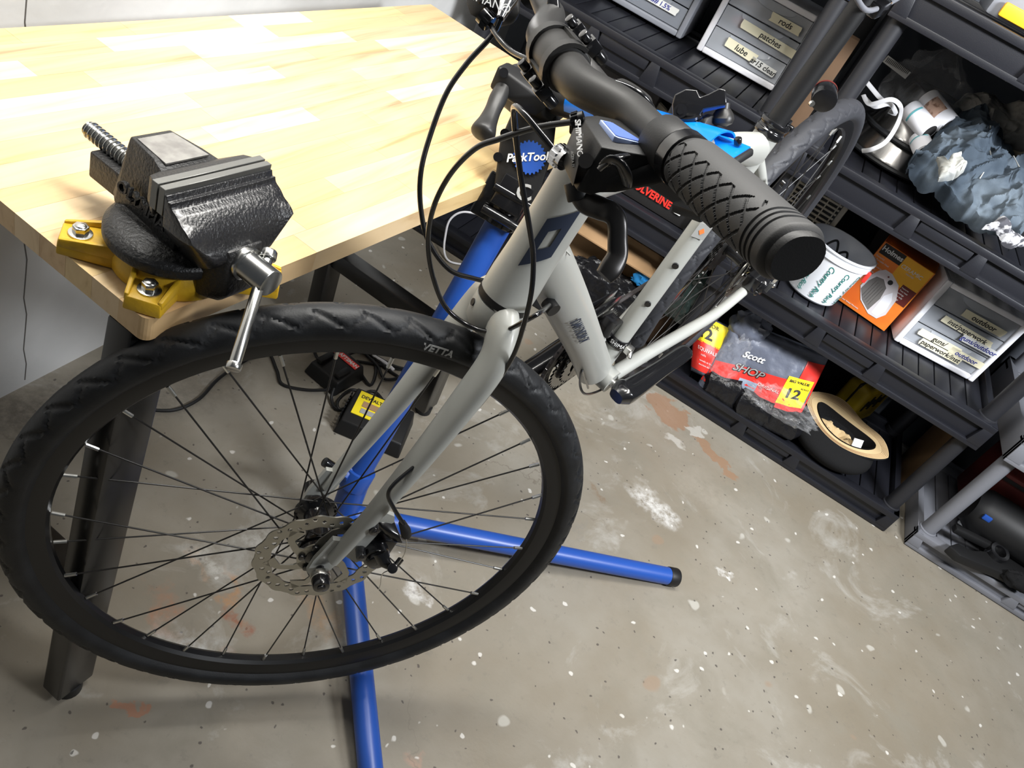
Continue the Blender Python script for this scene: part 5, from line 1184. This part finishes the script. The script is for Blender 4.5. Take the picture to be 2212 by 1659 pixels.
cloth('camouflage_shirt', 'grey camouflage cloth heaped behind the jeans', 'camo', [at(2050, 240, 1, 2.88), at(2110, 200, 1, 2.96), at(2260, 250, 1, 2.95), at(2215, 350, 1, 2.86)], .05, .05, 6, 8, cat='shirt')
cloth('work_glove', 'pale grey cuffed cloth folded on the front of the jeans', 'denim_light', [at(2012, 345, 1, 2.50), at(2085, 330, 1, 2.52), at(2080, 372, 1, 2.46), at(2020, 385, 1, 2.46)], .035, .03, 9, 5, n=(40, 30), back=.02, cat='cloth')
cloth('plaid_cloth', 'black and white plaid cloth hanging over the shelf lip', 'plaid', [at(2122, 488, 1, 2.44), at(2150, 490, 1, 2.46), at(2222, 540, 1, 2.45), at(2190, 532, 1, 2.42)], .02, .02, 10, 4, n=(36, 20), back=.02, cat='cloth')
cloth('paper_bag', 'cream paper at the right edge beside the jeans', 'cream', [at(2175, 315, 1, 2.90), at(2260, 300, 1, 2.95), at(2260, 430, 1, 2.86), at(2185, 420, 1, 2.80)], .02, .015, 4, 9, n=(30, 24), cat='paper')
m = MB(); 
for pts in ([(.2, .55), (.35, .5), (.5, .42), (.62, .3)], [(.45, .75), (.6, .66), (.78, .6)]):
    m.sweep([FJ(u, v) + nj * .002 for u, v in pts], .0016, 6)
sm_ = m.build('seam', 'denim_light', jeans)
# tin with a yellow lid on the top shelf
t = thing('storage_case', 'grey storage case with a yellow latch on the top shelf', 'case', (.42, 2.7, 1.45))
m = MB(); m.box((.62, 2.72, 1.50), (.72, .3, .1)); m.build('case_body', 'greyblue_plastic', t, bevel=.01)
m = MB(); m.box(at(2202, 38, 1, 2.555), (.1, .02, .035)); m.build('latch', 'orange_yellow', t, bevel=.006)

# ------------------------------------------------------------------ bottom shelf: shop towels, hat, yellow case
def pack(name, lab, q, seed, thick=.1):
    q = [V(p) for p in q]; nr = (q[1] - q[0]).cross(q[3] - q[0]).normalized()
    if nr.dot(V(CAM) - q[0]) < 0: nr = -nr
    def Fp(u, v):
        p = q[0].lerp(q[1], u).lerp(q[3].lerp(q[2], u), v); e = max(0, math.sin(PI * min(max(u, 0), 1)) * math.sin(PI * min(max(v, 0), 1))) ** .4
        r = noise.ridged_multi_fractal(p * 8 + V((seed, 0, 0)), .9, 2.1, 3, 1, 2)
        return p + nr * (.035 * e + .018 * (r - .9) * (.4 + .6 * e) * .6 + .008 * math.sin(u * 9 + seed))
    t = thing(name, lab, 'shop towels', q[3].lerp(q[2], .5))
    m = MB(); m.grid(Fp, 44, 32, back=-nr * thick); m.build('wrapper', 'towel_grey', t)
    def patch(nm, mt, u0, u1, va, vb, off=.0022, nu=26, nv=8):
        m = MB(); m.grid(lambda u, v: Fp(u, va(u) + (vb(u) - va(u)) * v) + nr * off, nu, nv, u0, u1, 0, 1); return m.build(nm, mt, t)
    def word(s, size, u, v, mt, ex, sh=0, off=.005, bold=0, space=1):
        du = (q[1] - q[0]).length; dv = (q[3] - q[0]).length; ca, sa = math.cos(ex), math.sin(ex)
        text(s, 'lettering', t, size, (0, 0, 0), (1, 0, 0), (0, 1, 0), mt, extrude=.0002, shear=sh, bold=bold, space=space,
             warp=lambda x, y, z: Fp(u + (x * ca - y * sa) / du, v - (x * sa + y * ca) / dv) + nr * (off + z))
    return t, Fp, nr, patch, word, q
ty = 2.545
Q = [at(1582, 700, 1, ty + .04), at(1790, 775, 1, ty + .06), at(1722, 912, 1, ty - .01), at(1500, 842, 1, ty - .03)]
t1, Fp, nr, patch, word, _ = pack('shop_towel_pack', 'right hand plastic wrapped pack of shop towels reading SHOP ORIGINAL 12', Q, 1)
patch('red_band', 'red_print', .0, 1.0, lambda u: .50 - .12 * u + .22 * max(0, u - .72), lambda u: .82 + .05 * u)
patch('red_edge', 'red_print', .82, 1.0, lambda u: .1, lambda u: .5)
patch('yellow_panel', 'yellow_print', .72, .97, lambda u: .36, lambda u: .78, .0034)
patch('grey_strip', 'towel_blue', .32, .5, lambda u: .62, lambda u: 1.0, .0032)
word('Scott', .034, .34, .30, 'white_print', 0, .25, bold=.0008); word('SHOP', .04, .36, .50, 'black_print', -.02, .2, bold=.0022); word('SHOP', .04, .358, .495, 'grey_print', -.02, .2, off=.0062, bold=.0002)
word('ORIGINAL', .016, .60, .62, 'white_print', -.05, .15); word('BIG VALUE', .014, .845, .42, 'black_print', 0, bold=.0003); word('12', .052, .83, .6, 'black_print', 0, bold=.0015); word('ROLLS', .009, .92, .5, 'black_print', 0)
Q2 = [at(1500, 668, 1, ty + .07), at(1592, 715, 1, ty + .05), at(1570, 835, 1, ty - .0), at(1492, 800, 1, ty - .02)]
t2, Fp2, nr2, patch2, word2, _ = pack('shop_towel_pack', 'left hand plastic wrapped pack of shop towels with a big yellow panel', Q2, 5, .07)
patch2('yellow_panel', 'yellow_print', .02, .98, lambda u: .02, lambda u: .44); patch2('red_band', 'red_print', .0, 1, lambda u: .42, lambda u: .93)
word2('MEJOR', .02, .45, .12, 'black_print', 0); word2('12', .055, .35, .28, 'black_print', 0, bold=.0016); word2('EQUIVALENT', .018, .5, .55, 'white_print', 0); word2('rolls', .012, .35, .64, 'white_print', 0)
word2('towels et le pouvoir', .010, .5, .74, 'white_print', 0); word2('absorbent que 12 rouleaux', .008, .5, .81, 'white_print', 0)
for i, (px, py, rr) in enumerate(((1545, 858, .062), (1620, 888, .066), (1690, 905, .06))):
    pa = at(px, py, 1, 2.545); pa.z = max(pa.z, .062 + rr * .9)
    lab = ['left', 'middle', 'right'][i] + ' black wrapped roll under the shop towel packs'
    m = MB(); m.sweep([pa + V((-.07, .0, -.02)), pa + V((-.055, 0, -.01)), pa + V((.055, 0, .01)), pa + V((.07, 0, .02))], [rr * .6, rr, rr, rr * .6], 26)
    m.v = [p + V((fbm(p, 22), fbm(p + V((4, 0, 0)), 22), fbm(p + V((0, 7, 0)), 22))) * .012 for p in m.v]
    tag(m.build('wrapped_roll', 'black_bag'), lab, 'roll')
crumple('plastic_wrap', 'clear torn plastic wrap bunched over the shop towels', 'plastic wrap', 'wrap', at(1575, 780, 1, 2.49), (.05, .03, .11), .4, 2.2, 7)
crumple('plastic_wrap', 'clear plastic wrap tail hanging by the hat', 'plastic wrap', 'wrap', at(1690, 880, 1, 2.48), (.13, .03, .06), .45, 2.6, 11)
crumple('baseball_cap', 'dark blue cap with a round red and blue badge behind the towel packs', 'cap', 'towel_grey', at(1618, 712, 1, 2.60), (.07, .05, .07), .3, 1.5, 4, n=(30, 18))
# hat lying upside down
hc = at(1822, 925, 2, .20); hat = thing('bucket_hat', 'tan lined black bucket hat lying upside down on the bottom shelf', 'hat', (hc.x, hc.y, .062))
hx_ = (at(1912, 985, 2, .19) - at(1738, 850, 2, .19)); hx_.z = 0; A_l = hx_.length / 2; hx_.normalize(); hy_ = UPZ.cross(hx_)
def HF(a, k):   # k 0 crown opening .. 1 brim edge
    fr_ = max(0, math.sin(a)); bk_ = max(0, -math.sin(a))       # +: away from the camera
    rx, ry = A_l * (.70 + .30 * k * (1 - .45 * bk_)), A_l * (.44 + k * (.26 * fr_ + .06 * bk_ + .10 * (1 - fr_ - bk_)))
    z = .004 + .05 * k * fr_ ** 2 - .03 * math.exp(-((a - 1.35) / .45) ** 2) * k + .012 * math.cos(2 * a) - .012 * k * bk_
    return hc + hx_ * rx * math.cos(a) + hy_ * ry * math.sin(a) + UPZ * z
m = MB(); m.grid(lambda u, k: HF(2 * PI * u, k), 90, 12); m.build('brim_lining', 'tan', hat)
def HC(u, k):
    p = HF(2 * PI * u, 0) - hc; bulge = 1.02 + .34 * math.sin(PI * min(k * 1.15, 1)) - .25 * k
    return hc + V((p.x * bulge, p.y * bulge, 0)) - hy_ * .045 * math.sin(PI * k * .8) + UPZ * (p.z * (1 - k) - .008 - .12 * k)
m = MB(); m.grid(lambda u, k: HF(2 * PI * u, 1.03 * k) - UPZ * .006, 90, 12); m.grid(HC, 90, 12)
b0 = [HC(i / 60, 1) for i in range(60)]; m.add(b0, [tuple(range(60))])
m.build('crown', 'black_fabric', hat)
m = MB(); m.grid(lambda u, k: hc + (HF(2 * PI * u, 0) - hc) * (.985 - .1 * k) - UPZ * (.0 + .1 * k) + UPZ * .004, 60, 5); m.build('sweatband', 'black_fabric', hat)
m = MB(); m.grid(lambda u, k: hc + (HF(2 * PI * u, 0) - hc) * (.86 * (1 - k * .98)) - UPZ * (.062 - .035 * math.sin(PI * k) * (1 + .5 * fbm(V((u * 8, k * 3, 0)), 1.3))), 60, 10); m.build('crumpled_lining', 'tan', hat)
for k in range(5): m = MB(); m.sweep([HF(2 * PI * i / 90, .5 + .1 * k) + UPZ * .0004 for i in range(90)], .0007, 5, closed=True); m.build('stitching', 'cardboard', hat)
m = MB(); p = at(1852, 958, 2, .19); m.box(p, (.04, .003, .032), Matrix.Rotation(.5, 3, 'Z') @ Matrix.Rotation(-.5, 3, 'X')); m.build('care_label', 'white_print', hat)
# yellow tool case
p0 = at(1962, 985, 2, .068)
F, X, Y, Rm = loc_fn((.83, 2.86, .065), 62)
yc = thing('yellow_case', 'yellow hard plastic tool case beside the hat', 'case', F(.1, 0, 0))
m = MB(); m.box(F(.08, .06, .1), (.26, .1, .2), Rm); m.build('case_shell', 'tool_yellow', yc, bevel=.022, seg=4)
m = MB(); m.box(F(.08, .06, .1), (.263, .012, .203), Rm); m.build('seam', 'black_print', yc, bevel=.02, seg=4)
for i in range(6): m = MB(); m.box(F(.0 + i * .026, .0085, .12 + .02 * (i % 2)), (.012, .004, .05), Rm); m.build('vent_slot', 'black_print', yc)

# ------------------------------------------------------------------ left shelf unit: contents behind the bicycle
t = thing('shoe_box', 'black shoe box with red lettering and a white paw mark behind the bicycle grip', 'box', (-.24, 2.6, .53))
m = MB(); m.box((-.245, 2.62, .585), (.43, .17, .1)); m.build('carton', 'black_print', t, bevel=.002)
m = MB(); m.box((-.245, 2.62, .642), (.44, .18, .028)); m.build('lid', 'black_print', t, bevel=.002)
p = at(1449, 446, 1, 2.528); text('WOLVERINE', 'lettering', t, .036, p, (1, 0, 0), UPZ, 'red_print', align='RIGHT', extrude=.0006, bold=.0012, xs=.85)
m = MB(); p = p + V((.03, -.001, -.0)); m.hull([p + V((x, y, z)) for x, z in ((-.011, -.012), (.011, -.012), (.014, 0), (.008, .007), (-.008, .007), (-.014, 0)) for y in (0, -.001)])
for k in range(4): m.bar(p + V((-.013 + k * .0085, -.0005, .006)), p + V((-.016 + k * .0105, -.0005, .019)), .005, .001)
m.build('paw_mark', 'white_print', t)
t = thing('power_tool', 'red and black power tool lying on the shelf behind the stand clamp', 'power tool', at(1525, 290, 1, 2.72))
m = MB(); m.hull([at(x, y, 1, d) for x, y in ((1495, 268), (1530, 258), (1556, 275), (1568, 305), (1545, 330), (1510, 325), (1498, 300)) for d in (2.66, 2.76)]); m.build('housing', 'red', t, bevel=.012, seg=3)
for x, y, r in ((1510, 272, .014), (1545, 295, .012), (1528, 312, .016)):
    m = MB(); p = at(x, y, 1, 2.655); m.ball(p, (r, .006, r * .8), 12); m.build('rubber_pad', 'black_matte', t)
t = thing('perforated_rack', 'beige plastic rack with round holes behind the handlebar', 'rack', at(1410, 250, 1, 2.70))
m = MB(); A_ = [at(x, y, 1, 2.70) for x, y in ((1365, 195), (1400, 196), (1460, 262), (1455, 300), (1420, 290))]; m.add(A_ + [p + V((0, .02, 0)) for p in A_], [(0, 1, 2, 3, 4), (9, 8, 7, 6, 5)] + [(i, (i + 1) % 5, 5 + (i + 1) % 5, 5 + i) for i in range(5)]); m.build('panel', 'beige_plastic', t)
for x, y in ((1385, 212), (1398, 228), (1412, 244), (1425, 262), (1438, 278), (1400, 245), (1428, 285)):
    m = MB(); p = at(x, y, 1, 2.698); m.revolve([(.004, -.001), (.012, -.001), (.012, .001), (.004, .001)], p, (0, 1, 0), 16, closed=True); m.build('hole_ring', 'heater_grey', t)
def boxthing(name, lab, cat, x0, x1, y0, y1, z0, z1, mt, bev=.004, part='body'):
    t = thing(name, lab, cat, ((x0 + x1) / 2, (y0 + y1) / 2, z0)); m = MB(); m.box(((x0 + x1) / 2, (y0 + y1) / 2, (z0 + z1) / 2), (x1 - x0, y1 - y0, z1 - z0)); m.build(part, mt, t, bevel=bev); return t
t = boxthing('equipment_case', 'flat dark grey case standing on the shelf behind the handlebar', 'case', -.70, -.40, 2.66, 2.8, .53, .86, 'lamp_dark', .008)
m = MB(); m.box((-.55, 2.657, .845), (.12, .01, .05)); m.build('recessed_handle', 'black_print', t, bevel=.003)
t = boxthing('grey_board', 'thin grey board standing on edge beside the flat case', 'board', -.352, -.335, 2.64, 2.9, .53, .87, 'greyblue_plastic', .002)
tag(crumple('tool_bag', 'limp black tool bag slumped under the upper shelf behind the clamp', 'bag', 'black_fabric', (-.33, 2.78, .74), (.09, .08, .13), .3, 1.5, 21, n=(30, 18)))
t = thing('cardboard_box', 'open cardboard box on the bottom shelf under the shoe box', 'box', (-.28, 2.7, .065))
x0, x1, y0, y1, z1 = -.47, -.07, 2.60, 2.95, .385
m = MB()
for c, sz in ((((x0 + x1) / 2, y0, .225), (x1 - x0, .006, .32)), (((x0 + x1) / 2, y1, .225), (x1 - x0, .006, .32)), ((x0, (y0 + y1) / 2, .225), (.006, y1 - y0, .32)), ((x1, (y0 + y1) / 2, .225), (.006, y1 - y0, .32)), (((x0 + x1) / 2, (y0 + y1) / 2, .068), (x1 - x0, y1 - y0, .006))): m.box(c, sz)
m.build('carton', 'cardboard', t)
m = MB(); m.add([V((x0, y0, z1)), V((x1, y0, z1)), V((x1 - .015, y0 - .09, z1 - .045)), V((x0 + .015, y0 - .09, z1 - .045)), V((x0, y0, z1 - .005)), V((x1, y0, z1 - .005)), V((x1 - .015, y0 - .09, z1 - .05)), V((x0 + .015, y0 - .09, z1 - .05))], [(0, 1, 2, 3), (7, 6, 5, 4), (0, 3, 7, 4), (3, 2, 6, 7), (2, 1, 5, 6), (1, 0, 4, 5)]); m.build('flap', 'cardboard', t)
crumple('rubbish_bag', 'shiny black plastic bag slumped in front of the cardboard box', 'bag', 'black_bag', (-.24, 2.545, .15), (.2, .05, .12), .3, 1.6, 31, n=(64, 40))
crumple('blue_rag', 'bright blue rag beside the seat tube on the bottom shelf', 'rag', 'blue_cloth', at(1392, 608, 1, 2.535), (.045, .02, .035), .5, 1.8, 13, n=(30, 18))
crumple('dark_bag', 'dark green plastic bag behind the rear wheel spokes', 'bag', 'dark_bag', at(1470, 645, 1, 2.56), (.10, .05, .12), .35, 1.9, 17, n=(50, 30))
tag(MB().sweep(cr([at(1046, 466, 1, 2.47), at(1000, 458, 1, 2.465), at(972, 475, 1, 2.46), at(962, 510, 1, 2.455), at(960, 545, 2, .02), at(972, 565, 2, .006), at(1005, 572, 2, .006)], 8), .004, 10).build('extension_cable', 'white_plastic'), 'thin white cord drooping over the bottom shelf onto the floor', 'cord')
t = thing('wooden_board', 'brown board standing in the gap between the two black shelf units', 'board', (.012, 2.75, 0))
m = MB(); m.box((.012, 2.74, .62), (.05, .07, 1.235)); m.build('plank', 'board_brown', t, bevel=.003)
t = thing('folded_chair_bag', 'black carry bag with a grey strap standing in the gap between shelf units', 'bag', (.01, 2.62, 0))
m = MB(); m.sweep([(.0, 2.9, .003), (.0, 2.9, .5), (.008, 2.88, 1.2), (.012, 2.86, 1.42)], [.036, .04, .042, .04], 20); m.build('sleeve', 'black_fabric', t)

# ------------------------------------------------------------------ chargers and cords on the floor
def charger(name, lab, px, py, ang, w, d, h, mt, lab_mt, s, ink, lw, ld, lx, ly):
    o = at(px, py, 2, .001); F, X, Y, Rm = loc_fn(o, ang); t = thing(name, lab, 'battery charger', o)
    m = MB(); m.hull([F(x, y, z) for x, y, z in ((-w / 2, -d / 2, 0), (w / 2, -d / 2, 0), (w / 2, d / 2, 0), (-w / 2, d / 2, 0), (-w / 2 + .008, -d / 2 + .012, h * .75), (w / 2 - .008, -d / 2 + .012, h * .75), (w / 2 - .01, d / 2 - .012, h), (-w / 2 + .01, d / 2 - .012, h))]); b = m.build('body', mt, t, bevel=.005, seg=3)
    z0 = h * .88; tilt = Matrix.Rotation(math.atan2(h * .25, d - .024), 3, 'X'); R2 = Rm @ tilt; nz = R2 @ V((0, 0, 1))
    c = F(lx, ly, z0 + ly * h * .25 / (d - .024)) + nz * .0015
    m = MB(); m.box(c, (lw, ld, .002), R2); m.build('label', lab_mt, b)
    text(s, 'lettering', b, lw * .175 if len(s) > 7 else lw * .2, c + nz * .0014 + R2 @ V((0, ld * (.28 if lab_mt == 'yellow_print' else 0), 0)), R2 @ V((1, 0, 0)), R2 @ V((0, 1, 0)), ink, extrude=.0003, bold=.0004)
    return t, b, F, R2, nz, c, Rm
t, b, F, R2, nz, c, Rm = charger('battery_charger', 'black battery charger with a red name label on the floor behind the wheel', 722, 812, -8, .12, .13, .055, 'black_matte', 'red_print', 'CRAFTSMAN', 'white_print', .09, .02, 0, .03)
for sx in (-.035, .035): m = MB(); m.box(F(sx, -.02, .052), (.02, .05, .012), Rm); m.build('rail', 'black_matte', b, bevel=.003)
t, b, F, R2, nz, c, Rm = charger('battery_charger', 'black battery charger with a yellow panel on the floor behind the fork', 808, 925, 16, .19, .15, .06, 'black_matte', 'yellow_print', 'DEWALT', 'black_print', .075, .085, -.035, .012)
for i in range(9): m = MB(); m.box(F(-.094, -.055 + i * .0135, .03), (.004, .007, .03), Rm); m.build('vent_rib', 'black_gloss', b)
m = MB(); m.box(c + nz * .002 + R2 @ V((.004, -.0, 0)), (.045, .02, .001), R2); m.build('rating_box', 'cardboard', b)
m = MB(); m.box(c + nz * .002 + R2 @ V((.006, -.024, 0)), (.045, .016, .001), R2); m.build('info_box', 'grey_print', b)
CH = [o for o in bpy.data.objects if o.name.startswith('battery_charger')]
def cord(k, pts, r=.0045):
    return MB().sweep(cr([at(x, y, 2, z) for x, y, z in pts], 8), r, 8).build('power_cord', 'black_matte', CH[k])
cord(0, [(330, 886, .006), (380, 885, .006), (430, 862, .006), (470, 820, .006), (520, 785, .006), (575, 760, .006), (598, 800, .006), (610, 830, .006), (660, 842, .006), (705, 842, .02), (712, 835, .03)])
cord(1, [(722, 838, .03), (716, 862, .01), (728, 884, .006), (760, 880, .006), (790, 858, .006), (760, 842, .014), (730, 866, .014), (740, 884, .006), (800, 845, .006), (830, 868, .006), (842, 885, .03)])
cord(1, [(680, 762, .006), (690, 776, .006), (720, 772, .012), (760, 755, .006), (800, 770, .006), (812, 800, .006), (800, 832, .006), (775, 800, .012), (750, 770, .012), (790, 760, .014), (840, 800, .006), (860, 815, .006), (830, 818, .012), (815, 790, .012), (780, 752, .006), (850, 790, .012), (900, 800, .006)])
cord(0, [(770, 780, .006), (830, 790, .006), (870, 798, .006), (905, 790, .006), (925, 770, .006)])
tag(MB().sweep(cr([at(785, 752, 2, .01), at(805, 768, 2, .012), at(835, 786, 2, .01), at(850, 800, 2, .006)], 6), .006, 10).build('extension_cable', 'white_plastic'), 'white cord lying among the black cords on the floor', 'cord')

# ------------------------------------------------------------------ grey shelf unit contents
t = thing('maroon_case', 'dark maroon case in the shadow of the grey shelf', 'case', (1.55, 2.85, .08)); m = MB(); m.box((1.6, 2.86, .2), (.6, .25, .24)); m.build('case_body', 'maroon', t, bevel=.01); m = MB(); m.box((1.6, 2.732, .30), (.6, .006, .012)); m.build('lid_seam', 'black_print', t)
t = thing('hand_saw', 'black tool with a round handle hole lying on the grey shelf', 'hand tool', at(2150, 1200, 2, .1))
out = [(2052, 1178), (2070, 1172), (2100, 1188), (2130, 1190), (2150, 1178), (2175, 1185), (2215, 1225), (2280, 1265), (2290, 1300), (2215, 1262), (2160, 1235), (2110, 1215), (2075, 1200)]
k = len(out); A_ = [at(x, y, 2, .12) for x, y in out]; B_ = [p - V((0, 0, .035)) for p in A_]
m = MB(); m.add(A_ + B_, [tuple(range(k)), tuple(range(2 * k - 1, k - 1, -1))] + [(i, (i + 1) % k, k + (i + 1) % k, k + i) for i in range(k)]); m.build('blade_guard', 'black_matte', t, bevel=.006)
m = MB(); p = at(2156, 1194, 2, .135); m.revolve([(.02, -.025), (.034, -.025), (.036, 0), (.034, .012), (.022, .012), (.02, 0)], p, (0, -.3, 1), 28, closed=True); m.build('handle_ring', 'black_gloss', t)
m = MB(); m.bar(at(2060, 1140, 2, .13), at(2150, 1185, 2, .13), .03, .025); m.build('handle', 'black_matte', t, bevel=.006)
t = thing('tool_case', 'large black tool case at the back of the grey shelf', 'case', (1.5, 2.65, .08)); m = MB(); m.sweep([(1.26, 2.66, .18), (1.3, 2.66, .18), (1.85, 2.62, .2), (1.9, 2.62, .2)], [.06, .085, .085, .06], 24); m.build('barrel', 'black_matte', t); m = MB(); m.box((1.3, 2.58, .21), (.03, .01, .02)); m.build('blue_clip', 'blue_paint', t, bevel=.003)
m = MB(); p = at(2080, 1130, 2, .11); m.box(p, (.03, .012, .02)); m.build('latch', 'nipple', t, bevel=.002)
boxthing('cardboard_scrap', 'torn cardboard carton in the dark between the black and grey shelf units', 'box', 1.10, 1.125, 2.78, 3.0, .004, .42, 'cardboard', .001, 'carton')
crumple('tool_pouch', 'black tool pouch at the right edge on the grey shelf', 'pouch', 'black_fabric', at(2195, 1255, 2, .12), (.05, .03, .035), .3, 1.5, 41, n=(28, 16))
